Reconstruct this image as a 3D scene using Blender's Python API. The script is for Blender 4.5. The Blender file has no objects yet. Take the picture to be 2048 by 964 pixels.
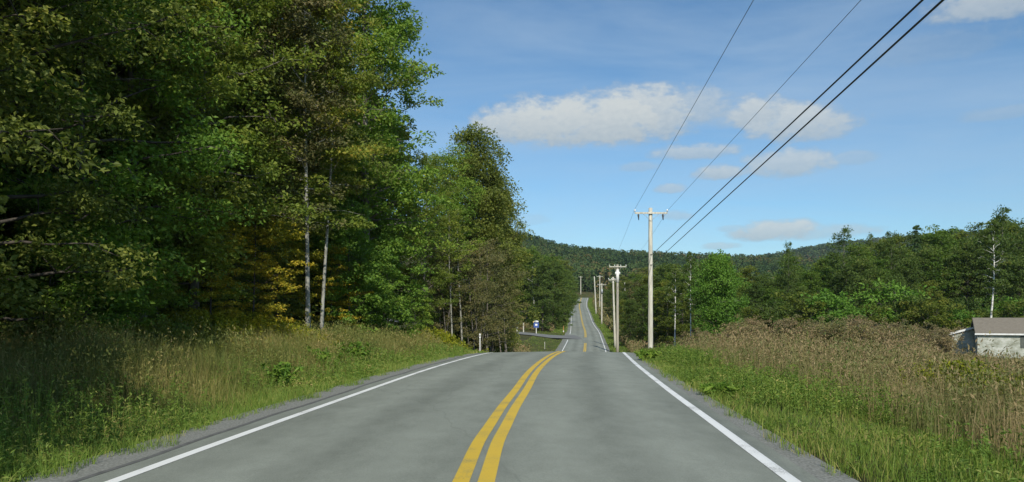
import bpy, math, random
import numpy as np
from mathutils import Vector
R_ = math.radians
sc = bpy.context.scene
COL = sc.collection
F, CX, HY, CH = 1500.0, 1024.0, 636.0, 1.6      # focal length in photo pixels, principal column, horizon row, eye height

# ------------------------------------------------------------------ camera
cam = bpy.data.cameras.new('camera'); cam_o = bpy.data.objects.new('camera', cam); COL.objects.link(cam_o)
cam.sensor_width = 36.0; cam.lens = 36.0*F/2048.0; cam.shift_y = (HY-482.0)/2048.0
cam.clip_start = 0.1; cam.clip_end = 9000.0
cam_o.location = (0, 0, CH); cam_o.rotation_euler = (R_(90), 0, 0)
sc.camera = cam_o

# ------------------------------------------------------------------ sun, sky, exposure
SUN_AZ, SUN_EL = 175.0, 35.0                     # clockwise from +Y (the way the road runs)
sun = bpy.data.lights.new('sun', 'SUN'); sun.energy = 4.0; sun.angle = R_(0.53); sun.color = (1.0, 0.94, 0.82)
sun_o = bpy.data.objects.new('sun', sun); COL.objects.link(sun_o)
sd = Vector((math.sin(R_(SUN_AZ))*math.cos(R_(SUN_EL)), math.cos(R_(SUN_AZ))*math.cos(R_(SUN_EL)), math.sin(R_(SUN_EL))))
sun_o.rotation_euler = sd.to_track_quat('Z', 'Y').to_euler()
sc.view_settings.view_transform = 'Standard'; sc.view_settings.look = 'None'
sc.view_settings.exposure = 0.22; sc.view_settings.gamma = 1.0; sc.view_settings.use_curve_mapping = False
try:
    sc.cycles.use_denoising = True
    sc.cycles.max_bounces = 6; sc.cycles.diffuse_bounces = 3; sc.cycles.transmission_bounces = 3; sc.cycles.transparent_max_bounces = 8
except Exception: pass

world = bpy.data.worlds.new('World'); sc.world = world; world.use_nodes = True
def sky():
    nt = world.node_tree; N = nt.nodes; L = nt.links
    bg = N['Background']; bg.inputs['Strength'].default_value = 0.1
    st = N.new('ShaderNodeTexSky'); st.sky_type = 'NISHITA'; st.sun_disc = False
    st.sun_elevation = R_(SUN_EL); st.sun_rotation = R_(SUN_AZ); st.altitude = 300; st.air_density = 1.0; st.dust_density = 0.25; st.ozone_density = 1.2
    def M(op, a, b=None, c=None):
        n = N.new('ShaderNodeMath'); n.operation = op
        for i, v in enumerate((a, b, c)):
            if v is None: continue
            if isinstance(v, (int, float)): n.inputs[i].default_value = v
            else: L.new(v, n.inputs[i])
        return n.outputs[0]
    tc = N.new('ShaderNodeTexCoord'); sp = N.new('ShaderNodeSeparateXYZ'); L.new(tc.outputs['Generated'], sp.inputs[0])
    X, Y, Z = sp.outputs
    # azimuth and elevation of the view direction, in degrees
    az = M('MULTIPLY', M('ARCTAN2', X, Y), 57.29578)
    el = M('MULTIPLY', M('ARCSINE', Z), 57.29578)
    cb = N.new('ShaderNodeCombineXYZ'); L.new(az, cb.inputs[0]); L.new(M('MULTIPLY', el, 1.7), cb.inputs[1])
    def noise(scale, detail, rough, vec, dist=0.0):
        n = N.new('ShaderNodeTexNoise'); n.inputs['Scale'].default_value = scale; n.inputs['Detail'].default_value = detail
        n.inputs['Roughness'].default_value = rough; n.inputs['Distortion'].default_value = dist; L.new(vec, n.inputs['Vector']); return n.outputs['Fac']
    n1 = noise(0.55, 5, 0.55, cb.outputs[0]); n2 = noise(1.6, 4, 0.6, cb.outputs[0])
    nn = M('ADD', M('MULTIPLY', M('SUBTRACT', n1, 0.5), 2.0), M('MULTIPLY', M('SUBTRACT', n2, 0.5), .75))
    def dirdeg(px, py):
        x, z = (px-CX)/F, (HY-py)/F; r = math.sqrt(x*x+1+z*z)
        return math.degrees(math.atan2(x, 1)), math.degrees(math.asin(z/r))
    clouds = [  # photo-measured: centre x, y, half width, half height above the flat base, strength
        (1030, 250, 92, 46, .95), (1110, 250, 150, 58, 1.0), (1215, 245, 150, 64, 1.0), (1290, 232, 110, 66, .9), (1370, 220, 105, 44, 0.66), (1120, 278, 110, 18, .5),
        (1525, 232, 72, 40, 0.85), (1600, 250, 105, 40, 0.85), (1650, 255, 55, 34, .7), (1385, 306, 88, 19, 0.72), (1280, 335, 42, 12, .35),
        (1440, 346, 50, 18, .78), (1575, 330, 92, 32, .75), (1705, 318, 50, 15, .35), (1340, 379, 34, 12, .6), (1475, 238, 60, 24, .35),
        (1555, 464, 90, 24, .85), (1635, 466, 110, 18, .5), (1440, 493, 38, 9, .5), (1470, 458, 38, 9, .4), (1990, 8, 110, 32, .75), (1350, 432, 36, 12, .45),
        (2000, 228, 65, 13, .3), (1880, 95, 130, 30, .2), (1060, 440, 50, 14, .2)]
    total = None; shade = None
    for (px, py, hw, hh, s) in clouds:
        a0, e0 = dirdeg(px, py); k = 57.29578/F
        da = M('DIVIDE', M('SUBTRACT', az, a0), hw*k)
        de = M('DIVIDE', M('SUBTRACT', el, e0), hh*k)
        up = M('MAXIMUM', de, 0.0); dn = M('MULTIPLY', M('MINIMUM', de, 0.0), 1.35)
        d = M('ADD', M('MULTIPLY', da, da), M('ADD', M('MULTIPLY', up, up), M('MULTIPLY', dn, dn)))
        v = M('SUBTRACT', 1.0, M('SUBTRACT', d, nn))
        mr = N.new('ShaderNodeMapRange'); mr.interpolation_type = 'SMOOTHSTEP'; mr.inputs['From Min'].default_value = -0.3; mr.inputs['From Max'].default_value = 0.75
        L.new(v, mr.inputs['Value']); mr.inputs['To Max'].default_value = s
        m = mr.outputs[0]
        sh = M('MULTIPLY', m, M('ADD', M('MULTIPLY', de, 0.5), 0.5))
        total = m if total is None else M('MAXIMUM', total, m)
        shade = sh if shade is None else M('MAXIMUM', shade, sh)
    # other fair-weather clouds round the rest of the sky (behind and beside the traveller)
    n3 = noise(0.09, 5, 0.55, cb.outputs[0])
    mr = N.new('ShaderNodeMapRange'); mr.interpolation_type = 'SMOOTHSTEP'; mr.inputs['From Min'].default_value = 0.58; mr.inputs['From Max'].default_value = 0.7
    L.new(n3, mr.inputs['Value'])
    away = M('GREATER_THAN', M('ABSOLUTE', az), 45.0)
    total = M('MAXIMUM', total, M('MULTIPLY', M('MULTIPLY', mr.outputs[0], away), 0.7))
    # thin high veil in long streaks
    cs = N.new('ShaderNodeCombineXYZ'); L.new(M('ADD', az, M('MULTIPLY', el, 1.2)), cs.inputs[0]); L.new(M('MULTIPLY', el, 6.0), cs.inputs[1])
    n4 = noise(0.035, 6, 0.6, cs.outputs[0], 0.6)
    mr = N.new('ShaderNodeMapRange'); mr.inputs['From Min'].default_value = 0.35; mr.inputs['From Max'].default_value = 0.75; mr.inputs['To Max'].default_value = 0.4
    L.new(n4, mr.inputs['Value'])
    veil = mr.outputs[0]
    tint = N.new('ShaderNodeMix'); tint.data_type = 'RGBA'; tint.blend_type = 'MULTIPLY'; tint.inputs['Factor'].default_value = 1.0
    L.new(st.outputs[0], tint.inputs['A']); tint.inputs['B'].default_value = (0.65, 0.9, 1.03, 1)
    m1 = N.new('ShaderNodeMix'); m1.data_type = 'RGBA'; L.new(veil, m1.inputs['Factor']); L.new(tint.outputs['Result'], m1.inputs['A']); m1.inputs['B'].default_value = (4.3, 5.4, 6.5, 1)
    lit = N.new('ShaderNodeMapRange'); lit.inputs['From Min'].default_value = 0.0; lit.inputs['From Max'].default_value = 0.75
    L.new(M('ADD', shade, M('MULTIPLY', M('SUBTRACT', n2, 0.5), 0.5)), lit.inputs['Value'])
    cc = N.new('ShaderNodeMix'); cc.data_type = 'RGBA'; L.new(lit.outputs[0], cc.inputs['Factor']); cc.inputs['A'].default_value = (3.2, 3.9, 4.45, 1); cc.inputs['B'].default_value = (5.7, 5.95, 5.8, 1)
    m2 = N.new('ShaderNodeMix'); m2.data_type = 'RGBA'; L.new(M('MULTIPLY', total, 0.9), m2.inputs['Factor']); L.new(m1.outputs['Result'], m2.inputs['A']); L.new(cc.outputs['Result'], m2.inputs['B'])
    L.new(m2.outputs['Result'], bg.inputs['Color'])
sky()

# ------------------------------------------------------------------ numbers: road plan, profile, terrain
def pchip(xs, ys):
    xs = np.asarray(xs, float); ys = np.asarray(ys, float)
    h = np.diff(xs); d = np.diff(ys)/h; m = np.zeros(len(xs)); m[0] = d[0]; m[-1] = d[-1]
    for i in range(1, len(xs)-1):
        if d[i-1]*d[i] > 0:
            w1 = 2*h[i]+h[i-1]; w2 = h[i]+2*h[i-1]; m[i] = (w1+w2)/(w1/d[i-1]+w2/d[i])
    def f(x):
        x = np.asarray(x, float); i = np.clip(np.searchsorted(xs, x)-1, 0, len(xs)-2)
        t = (x-xs[i])/h[i]; ex_lo = x < xs[0]; ex_hi = x > xs[-1]; tt = np.clip(t, 0, 1)
        r = (2*tt**3-3*tt**2+1)*ys[i]+(tt**3-2*tt**2+tt)*h[i]*m[i]+(-2*tt**3+3*tt**2)*ys[i+1]+(tt**3-tt**2)*h[i]*m[i+1]
        return np.where(ex_lo, ys[0]+m[0]*(x-xs[0]), np.where(ex_hi, ys[-1]+m[-1]*(x-xs[-1]), r))
    return f
zr = pchip([-80, -20, 0, 20, 30, 34, 38.5, 42, 46, 58, 70, 80, 90, 104, 118, 147, 176, 227, 296, 356, 390, 403, 409, 416, 434, 500],
           [-.6, -.1, 0, 0, -.03, -.06, -.13, -.32, -.72, -1.9, -3.05, -3.8, -4.2, -4.1, -3.5, -2.8, -1.8, -.2, 4.0, 8.0, 11.4, 12.5, 12.5, 12.3, 15.6, 22])
cxr = pchip([-80, -20, 0, 7.3, 9.4, 11, 13, 16.4, 21.3, 26.6, 33.5, 38.5, 60, 90, 118, 147, 176, 227, 296, 356, 403, 440],
            [-6.0, -1.5, -.62, -.37, -.31, -.21, -.08, .19, .55, 1.05, 1.85, 2.55, 5.0, 8.4, 11.45, 14.4, 17.2, 21.4, 27.0, 32.0, 37.5, 42])
HWL = 3.52; HWR = 3.28                           # centre line to the left and right edge lines
zfar = pchip([-80, 0, 40, 75, 110, 150, 176, 200, 296, 356, 403, 500], [-.2, 0, -.2, -.5, -1.6, -2.2, -1.6, -.6, 4.5, 8.5, 12.6, 22])
sl = pchip([0, 3.5, 4.5, 5.6, 8, 12, 30, 60, 200, 1500], [0, -.07, -.12, -.3, -.05, .3, 1.3, 3.4, 18, 60])
sr = pchip([0, 3.3, 4.1, 5.5, 9, 15, 25, 45, 100, 200, 1500], [0, -.066, -.1, -.2, -.45, -.95, -1.55, -2.0, -1.4, 1, 10])
rA = pchip([-1500, -600, -200, 6, 76, 166, 274, 375, 600, 1500], [180, 150, 128, 87, 69, 63, 58, 46, 40, 40])
rB = pchip([-1500, 0, 300, 455, 626, 776, 1023, 1500, 2500], [40, 60, 86, 106, 136, 150, 165, 172, 172])
def sstep(t): t = np.clip(t, 0, 1); return t*t*(3-2*t)
def ground(X, Y):
    X = np.asarray(X, float); Y = np.asarray(Y, float)
    u = X-cxr(Y); a = np.abs(u)
    side = np.where(u < 0, sl(a)*(1+2.6*sstep((Y-180)/140)*sstep((a-7)/8)), sr(a))
    w = sstep((a-6)/14)
    zl = zr(Y)*(1-w)+zfar(Y)*w+side
    bump = (np.sin(X*.31+Y*.17)*np.sin(Y*.23-X*.11))*0.16*sstep((a-5)/6)
    zn = zl+bump
    tA = sstep((Y-408)/492)
    za = np.minimum(zl, 16)*(1-tA)+rA(X)*tA
    tB = sstep((Y-950)/550)
    zb = np.where(Y > 950, rA(X)*(1-sstep((Y-950)/200))+45*sstep((Y-950)/200)*(1-tB)+rB(X)*tB*sstep((Y-950)/200), za)
    out = np.where(Y < 434, zn, np.where(Y > 950, zb, za))
    return np.where(Y > 1500, zb-(Y-1500)*.1, out)
def gz(x, y): return float(ground(x, y))
def at(px, Y): return (px-CX)*Y/F

# ------------------------------------------------------------------ mesh helpers
def new_mesh(name, V, quads=None, tris=None, mat=None, smooth=False):
    me = bpy.data.meshes.new(name); V = np.asarray(V, np.float32)
    q = np.zeros((0, 4), np.int32) if quads is None else np.asarray(quads, np.int32)
    t = np.zeros((0, 3), np.int32) if tris is None else np.asarray(tris, np.int32)
    me.vertices.add(len(V)); me.vertices.foreach_set('co', V.ravel())
    me.loops.add(q.size+t.size); me.loops.foreach_set('vertex_index', np.concatenate([q.ravel(), t.ravel()]))
    me.polygons.add(len(q)+len(t))
    me.polygons.foreach_set('loop_start', np.concatenate([np.arange(len(q))*4, q.size+np.arange(len(t))*3]).astype(np.int32))
    me.polygons.foreach_set('use_smooth', np.full(len(q)+len(t), bool(smooth)))
    me.update(calc_edges=True); me.validate()
    if mat: me.materials.append(mat)
    return me
class MB:
    def __init__(s): s.V = []; s.Q = []; s.T = []; s.n = 0
    def add(s, V, Q=(), T=()):
        V = np.asarray(V, float)
        if len(Q): s.Q.append(np.asarray(Q, int)+s.n)
        if len(T): s.T.append(np.asarray(T, int)+s.n)
        s.V.append(V); s.n += len(V); return s
    def tube(s, P, r, k=7, cap=True):
        P = [Vector(p) for p in P]; r = r if hasattr(r, '__len__') else [r]*len(P); V = []; Q = []; T = []
        ref = Vector((0.31, 0.95, 0.11)).normalized()
        for i, p in enumerate(P):
            d = (P[min(i+1, len(P)-1)]-P[max(i-1, 0)])
            if d.length < 1e-9: d = Vector((0, 0, 1))
            d.normalize(); rr = ref if abs(d.dot(ref)) < .95 else Vector((1, 0, 0))
            a = d.cross(rr).normalized(); b = d.cross(a)
            for j in range(k):
                t = 2*math.pi*j/k; V.append(p+(a*math.cos(t)+b*math.sin(t))*r[i])
        for i in range(len(P)-1):
            for j in range(k):
                j2 = (j+1) % k; Q.append((i*k+j, i*k+j2, (i+1)*k+j2, (i+1)*k+j))
        if cap:
            V.append(P[0]); V.append(P[-1]); c0 = len(P)*k
            for j in range(k):
                j2 = (j+1) % k; T.append((c0, j2, j)); T.append((c0+1, (len(P)-1)*k+j, (len(P)-1)*k+j2))
        return s.add([tuple(v) for v in V], Q, T)
    def box(s, c, d, rz=0.0, bev=0.0):
        x, y, z = d[0]/2, d[1]/2, d[2]/2; ca, sa = math.cos(rz), math.sin(rz); V = []
        for dz in (-z, z):
            for (a, b) in ((-x, -y), (x, -y), (x, y), (-x, y)):
                V.append((c[0]+a*ca-b*sa, c[1]+a*sa+b*ca, c[2]+dz))
        return s.add(V, [(3, 2, 1, 0), (4, 5, 6, 7), (0, 1, 5, 4), (1, 2, 6, 5), (2, 3, 7, 6), (3, 0, 4, 7)])
    def mesh(s, name, mat, smooth=False):
        return new_mesh(name, np.concatenate(s.V), np.concatenate(s.Q) if s.Q else None, np.concatenate(s.T) if s.T else None, mat, smooth)
    def build(s, name, mat, parent=None, smooth=False):
        return obj(name, s.mesh(name, mat, smooth), parent)
def obj(name, me, parent=None):
    o = bpy.data.objects.new(name, me); COL.objects.link(o)
    if parent is not None: o.parent = parent
    return o
def tag(o, label=None, cat=None, group=None, kind=None):
    if label: o['label'] = label
    if cat: o['category'] = cat
    if group: o['group'] = group
    if kind: o['kind'] = kind
    return o
def thing(name, label, cat, loc=(0, 0, 0), rz=0.0, group=None):
    o = bpy.data.objects.new(name, None); COL.objects.link(o); o.location = loc; o.rotation_euler = (0, 0, rz); o.empty_display_size = .3
    return tag(o, label, cat, group)

# ------------------------------------------------------------------ materials
def base_mat(name):
    m = bpy.data.materials.new(name); m.use_nodes = True; nt = m.node_tree
    return m, nt, nt.nodes, nt.links, nt.nodes['Principled BSDF']
def ramp(N, cols, interp='LINEAR'):
    r = N.new('ShaderNodeValToRGB'); r.color_ramp.interpolation = interp; e = r.color_ramp.elements
    while len(e) < len(cols): e.new(0.5)
    for i, (p, c) in enumerate(cols): e[i].position = p; e[i].color = (*c, 1)
    return r
def noise_node(N, L, scale, detail=3, rough=.55, coord='Object', stretch=None):
    tc = N.new('ShaderNodeTexCoord'); v = tc.outputs[coord]
    if stretch:
        mp = N.new('ShaderNodeMapping'); mp.inputs['Scale'].default_value = stretch; L.new(v, mp.inputs[0]); v = mp.outputs[0]
    n = N.new('ShaderNodeTexNoise'); n.inputs['Scale'].default_value = scale; n.inputs['Detail'].default_value = detail; n.inputs['Roughness'].default_value = rough
    L.new(v, n.inputs['Vector']); return n.outputs['Fac']
def leaf_mat(name, cols, transl=.3, patch=.22, patch_amt=.5, rough=.55, tmul=1.35, spec=.22, gain=1.0):
    cols = [(p, (c[0]*gain*1.04, c[1]*gain, c[2]*gain*.85)) for p, c in cols]
    m, nt, N, L, P = base_mat(name)
    g = N.new('ShaderNodeNewGeometry'); nz = noise_node(N, L, patch, 2)
    oi = N.new('ShaderNodeObjectInfo')
    def M(op, a, b):
        n = N.new('ShaderNodeMath'); n.operation = op
        for i, v in enumerate((a, b)):
            if isinstance(v, (int, float)): n.inputs[i].default_value = v
            else: L.new(v, n.inputs[i])
        return n.outputs[0]
    v = M('ADD', M('MULTIPLY', g.outputs['Random Per Island'], 1-patch_amt), M('MULTIPLY', M('ADD', M('MULTIPLY', M('SUBTRACT', nz, .5), 2.2), .5), patch_amt))
    v = M('ADD', v, M('MULTIPLY', M('SUBTRACT', oi.outputs['Random'], .5), .22))
    r = ramp(N, cols); L.new(v, r.inputs[0]); L.new(r.outputs[0], P.inputs['Base Color'])
    P.inputs['Roughness'].default_value = rough; P.inputs['Specular IOR Level'].default_value = spec
    if transl > 0:
        t = N.new('ShaderNodeBsdfTranslucent'); mx = N.new('ShaderNodeMixShader'); mx.inputs[0].default_value = transl
        mul = N.new('ShaderNodeMix'); mul.data_type = 'RGBA'; mul.blend_type = 'MULTIPLY'; mul.inputs['Factor'].default_value = 1
        L.new(r.outputs[0], mul.inputs['A']); mul.inputs['B'].default_value = (tmul, tmul*1.05, tmul*.5, 1)
        L.new(mul.outputs['Result'], t.inputs[0])
        L.new(P.outputs[0], mx.inputs[1]); L.new(t.outputs[0], mx.inputs[2]); L.new(mx.outputs[0], N['Material Output'].inputs[0])
    return m
def plain_mat(name, c1, c2, scale=3.0, rough=.7, detail=4, stretch=None, bump=0.0, metal=0.0, coord='Object', lo=.35, hi=.65):
    m, nt, N, L, P = base_mat(name)
    n = noise_node(N, L, scale, detail, .6, coord, stretch)
    r = ramp(N, [(lo, c1), (hi, c2)]); L.new(n, r.inputs[0]); L.new(r.outputs[0], P.inputs['Base Color'])
    P.inputs['Roughness'].default_value = rough; P.inputs['Metallic'].default_value = metal
    if bump:
        b = N.new('ShaderNodeBump'); b.inputs['Strength'].default_value = bump; L.new(n, b.inputs['Height']); L.new(b.outputs[0], P.inputs['Normal'])
    return m
MT = {}
# leaves
MT['dark'] = leaf_mat('leaf_dark', [(0, (.036, .052, .014)), (.4, (.068, .09, .02)), (.75, (.11, .125, .028)), (1, (.2, .17, .04))], transl=.35, gain=1.95)
MT['green'] = leaf_mat('leaf_green', [(0, (.036, .075, .014)), (.4, (.065, .125, .02)), (.8, (.12, .175, .03)), (1, (.25, .24, .045))], transl=.35, gain=1.85)
MT['olive'] = leaf_mat('leaf_olive', [(0, (.05, .08, .015)), (.4, (.09, .13, .022)), (.78, (.145, .165, .03)), (.94, (.23, .19, .035)), (1, (.26, .16, .04))], transl=.35, gain=1.65)
MT['gold'] = leaf_mat('leaf_gold', [(0, (.08, .11, .015)), (.4, (.2, .19, .02)), (.75, (.38, .27, .03)), (1, (.38, .2, .03))], transl=.35, gain=1.5)
MT['brown'] = leaf_mat('leaf_brown', [(0, (.06, .08, .028)), (.4, (.1, .11, .042)), (.75, (.155, .14, .065)), (1, (.22, .175, .09))], transl=.25, gain=1.15)
MT['maple'] = leaf_mat('leaf_maple', [(0, (.032, .078, .012)), (.5, (.062, .13, .02)), (1, (.11, .18, .03))], gain=1.85)
MT['conifer'] = leaf_mat('leaf_conifer', [(0, (.016, .04, .016)), (.6, (.032, .066, .024)), (1, (.06, .1, .03))], transl=.1, gain=1.3)
MT['grass'] = leaf_mat('grass_green', [(0, (.055, .1, .02)), (.4, (.09, .16, .03)), (.7, (.15, .21, .045)), (.88, (.28, .27, .1)), (1, (.34, .29, .15))], transl=.3, patch=.7, patch_amt=.45, gain=1.3)
MT['weed'] = leaf_mat('weed_tan', [(0, (.065, .1, .03)), (.3, (.12, .135, .055)), (.55, (.2, .165, .095)), (.8, (.29, .225, .15)), (1, (.19, .115, .085))], transl=.3, patch=.45, patch_amt=.6, tmul=1.0, gain=1.4)
MT['red'] = leaf_mat('shrub_red', [(0, (.065, .08, .032)), (.4, (.13, .115, .065)), (.7, (.2, .145, .1)), (1, (.19, .18, .07))], transl=.25, patch=.35, patch_amt=.6, tmul=1.0, gain=1.6)
MT['rod'] = leaf_mat('goldenrod', [(0, (.08, .13, .015)), (.5, (.18, .22, .02)), (1, (.42, .37, .025))], transl=.25)
MT['dark_wood'] = leaf_mat('leaf_dark_wood', [(0, (.032, .056, .015)), (.4, (.054, .092, .022)), (.8, (.088, .13, .03)), (1, (.16, .165, .045))], transl=.35, gain=1.35)
MT['green_wood'] = leaf_mat('leaf_green_wood', [(0, (.036, .075, .014)), (.4, (.065, .125, .02)), (.8, (.12, .175, .03)), (1, (.25, .24, .045))], transl=.35, gain=1.25)
MT['olive_wood'] = leaf_mat('leaf_olive_wood', [(0, (.05, .08, .015)), (.4, (.09, .13, .022)), (.78, (.145, .165, .03)), (.94, (.23, .19, .035)), (1, (.26, .16, .04))], transl=.35, gain=1.2)
MT['weed_olive'] = leaf_mat('weed_olive', [(0, (.06, .09, .025)), (.35, (.11, .135, .04)), (.6, (.17, .165, .06)), (.8, (.25, .21, .1)), (1, (.17, .12, .07))], transl=.3, patch=.45, patch_amt=.6, tmul=1.0, gain=1.4)
def far_mat():
    m, nt, N, L, P = base_mat('leaf_far_wood')
    g = N.new('ShaderNodeNewGeometry'); a = N.new('ShaderNodeAttribute'); a.attribute_name = 'tree_kind'
    mx = N.new('ShaderNodeMath'); mx.operation = 'MULTIPLY_ADD'; mx.inputs[1].default_value = .22; L.new(g.outputs['Random Per Island'], mx.inputs[0])
    sb = N.new('ShaderNodeMath'); sb.operation = 'SUBTRACT'; sb.inputs[1].default_value = .11; L.new(a.outputs['Fac'], sb.inputs[0]); L.new(sb.outputs[0], mx.inputs[2])
    r = ramp(N, [(0, (.02, .045, .022)), (.25, (.03, .062, .026)), (.5, (.05, .088, .03)), (.75, (.07, .108, .034)), (.93, (.11, .12, .042)), (1, (.15, .11, .05))]); L.new(mx.outputs[0], r.inputs[0]); L.new(r.outputs[0], P.inputs['Base Color'])
    P.inputs['Roughness'].default_value = .8; P.inputs['Specular IOR Level'].default_value = .1
    return m
MT['wood'] = far_mat()
# bark and wood
MT['bark'] = plain_mat('bark_grey', (.07, .06, .05), (.2, .18, .15), 6, .9, 5, (1, 1, .25), .6)
MT['bark_dark'] = plain_mat('bark_dark', (.035, .03, .024), (.09, .075, .06), 6, .9, 5, (1, 1, .25), .5)
MT['bark_pale'] = plain_mat('bark_pale', (.16, .16, .135), (.36, .355, .31), 3.5, .85, 6, (1, 1, .7), .4)
MT['birch'] = plain_mat('bark_birch', (.12, .11, .1), (.7, .69, .64), 2.6, .7, 5, (1, 1, 2.2), .3, lo=.36, hi=.46)
MT['pole'] = plain_mat('pole_wood', (.36, .34, .28), (.64, .62, .53), 9, .8, 7, (1, 1, .1), .4)
MT['pole_old'] = plain_mat('pole_wood_old', (.27, .25, .2), (.42, .39, .32), 5, .85, 5, (1, 1, .12), .3)
MT['sleeve'] = plain_mat('pole_sleeve', (.66, .66, .62), (.76, .76, .72), 5, .6)
MT['porcelain'] = plain_mat('porcelain', (.7, .72, .72), (.78, .79, .78), 8, .25)
MT['dark_metal'] = plain_mat('dark_metal', (.03, .032, .035), (.06, .06, .065), 8, .5)
MT['grey_metal'] = plain_mat('grey_metal', (.35, .37, .38), (.48, .5, .5), 4, .45, metal=.3)
MT['wire'] = plain_mat('wire_black', (.018, .02, .022), (.035, .037, .04), 4, .5)
MT['wire_thin'] = plain_mat('wire_grey', (.05, .06, .065), (.09, .1, .11), 4, .5)
MT['white_paint'] = plain_mat('white_paint', (.66, .67, .66), (.8, .8, .78), 3, .5)
MT['yellow_guard'] = plain_mat('yellow_guard', (.5, .38, .12), (.65, .5, .18), 3, .5)
MT['blue_sign'] = plain_mat('blue_sign', (.03, .07, .27), (.05, .1, .34), 2, .4)
MT['green_sign'] = plain_mat('green_sign', (.02, .2, .11), (.03, .25, .14), 2, .4)

def ground_mat():
    m, nt, N, L, P = base_mat('ground')
    a = noise_node(N, L, .35, 6, .65); b = noise_node(N, L, 9, 5, .7)
    r1 = ramp(N, [(.35, (.05, .075, .022)), (.5, (.09, .095, .035)), (.65, (.12, .1, .055))]); L.new(a, r1.inputs[0])
    r2 = ramp(N, [(.3, (.45, .45, .45)), (.7, (1.15, 1.15, 1.15))]); L.new(b, r2.inputs[0])
    mx = N.new('ShaderNodeMix'); mx.data_type = 'RGBA'; mx.blend_type = 'MULTIPLY'; mx.inputs['Factor'].default_value = 1
    L.new(r1.outputs[0], mx.inputs['A']); L.new(r2.outputs[0], mx.inputs['B']); L.new(mx.outputs['Result'], P.inputs['Base Color'])
    P.inputs['Roughness'].default_value = .95; P.inputs['Specular IOR Level'].default_value = .1
    bp = N.new('ShaderNodeBump'); bp.inputs['Strength'].default_value = .8; bp.inputs['Distance'].default_value = .1; L.new(b, bp.inputs['Height']); L.new(bp.outputs[0], P.inputs['Normal'])
    return m
def asphalt_mat(name, c_lo, c_hi, tracks=True):
    m, nt, N, L, P = base_mat(name)
    big = noise_node(N, L, .35, 5, .6, stretch=(1, .35, 1)); mid = noise_node(N, L, 2.2, 6, .7, stretch=(1, .5, 1)); fine = noise_node(N, L, 55, 3, .8)
    def M(op, a, b, c=None):
        n = N.new('ShaderNodeMath'); n.operation = op
        for i, v in enumerate((a, b, c)):
            if v is None: continue
            if isinstance(v, (int, float)): n.inputs[i].default_value = v
            else: L.new(v, n.inputs[i])
        return n.outputs[0]
    v = M('ADD', M('ADD', M('MULTIPLY', big, .34), .08), M('ADD', M('MULTIPLY', mid, .32), M('MULTIPLY', fine, .5)))
    if tracks:   # tyres polish two paler bands in each lane; an oil-dark strip lies between them
        at_ = N.new('ShaderNodeAttribute'); at_.attribute_name = 'lane'; at_.attribute_type = 'GEOMETRY'
        u = at_.outputs['Fac']
        for c0, wdt, amt in ((-2.55, .42, .075), (-.95, .42, .07), (.85, .42, .075), (2.4, .42, .08), (-1.75, .3, -.04), (1.62, .3, -.04)):
            d = M('DIVIDE', M('SUBTRACT', u, c0), wdt); v = M('ADD', v, M('MULTIPLY', M('POWER', 2.718, M('MULTIPLY', M('MULTIPLY', d, d), -1.0)), amt))
    r = ramp(N, [(.5, c_lo), (.86, c_hi)]); L.new(v, r.inputs[0])
    # sealed cracks, sparse
    tc = N.new('ShaderNodeTexCoord'); mp = N.new('ShaderNodeMapping'); mp.inputs['Scale'].default_value = (.5, .16, 1); L.new(tc.outputs['Object'], mp.inputs[0])
    dn = N.new('ShaderNodeTexNoise'); dn.inputs['Scale'].default_value = 3; dn.inputs['Detail'].default_value = 4; L.new(mp.outputs[0], dn.inputs['Vector'])
    ad = N.new('ShaderNodeMix'); ad.data_type = 'RGBA'; ad.blend_type = 'ADD'; ad.inputs['Factor'].default_value = .35; L.new(mp.outputs[0], ad.inputs['A']); L.new(dn.outputs['Color'], ad.inputs['B'])
    vo = N.new('ShaderNodeTexVoronoi'); vo.feature = 'DISTANCE_TO_EDGE'; vo.inputs['Scale'].default_value = .55; L.new(ad.outputs['Result'], vo.inputs['Vector'])
    cr = N.new('ShaderNodeMapRange'); cr.inputs['From Min'].default_value = 0; cr.inputs['From Max'].default_value = .006; cr.inputs['To Min'].default_value = .88; cr.inputs['To Max'].default_value = 1; L.new(vo.outputs['Distance'], cr.inputs['Value'])
    mx = N.new('ShaderNodeMix'); mx.data_type = 'RGBA'; mx.blend_type = 'MULTIPLY'; mx.inputs['Factor'].default_value = 1; L.new(r.outputs[0], mx.inputs['A']); L.new(cr.outputs[0], mx.inputs['B'])
    L.new(mx.outputs['Result'], P.inputs['Base Color'])
    P.inputs['Roughness'].default_value = .85; P.inputs['Specular IOR Level'].default_value = .3
    bp = N.new('ShaderNodeBump'); bp.inputs['Strength'].default_value = .35; bp.inputs['Distance'].default_value = .01; L.new(fine, bp.inputs['Height']); L.new(bp.outputs[0], P.inputs['Normal'])
    return m
def paint_mat(name, col, worn):
    m, nt, N, L, P = base_mat(name)
    a = noise_node(N, L, 45, 4, .75); b = noise_node(N, L, 1.4, 3, .6)
    s = N.new('ShaderNodeMath'); s.operation = 'ADD'; L.new(a, s.inputs[0]); L.new(b, s.inputs[1])
    r = ramp(N, [(.37, worn), (.47, col), (.6, tuple(c*1.04 for c in col))]); hm = N.new('ShaderNodeMath'); hm.operation = 'MULTIPLY'; hm.inputs[1].default_value = .5; L.new(s.outputs[0], hm.inputs[0]); L.new(hm.outputs[0], r.inputs[0])
    L.new(r.outputs[0], P.inputs['Base Color']); P.inputs['Roughness'].default_value = .65
    return m
MT['ground'] = ground_mat()
MT['asphalt'] = asphalt_mat('asphalt', (.14, .153, .128), (.30, .324, .278))
MT['asphalt2'] = asphalt_mat('asphalt_side', (.15, .155, .15), (.22, .225, .215), False)
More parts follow.
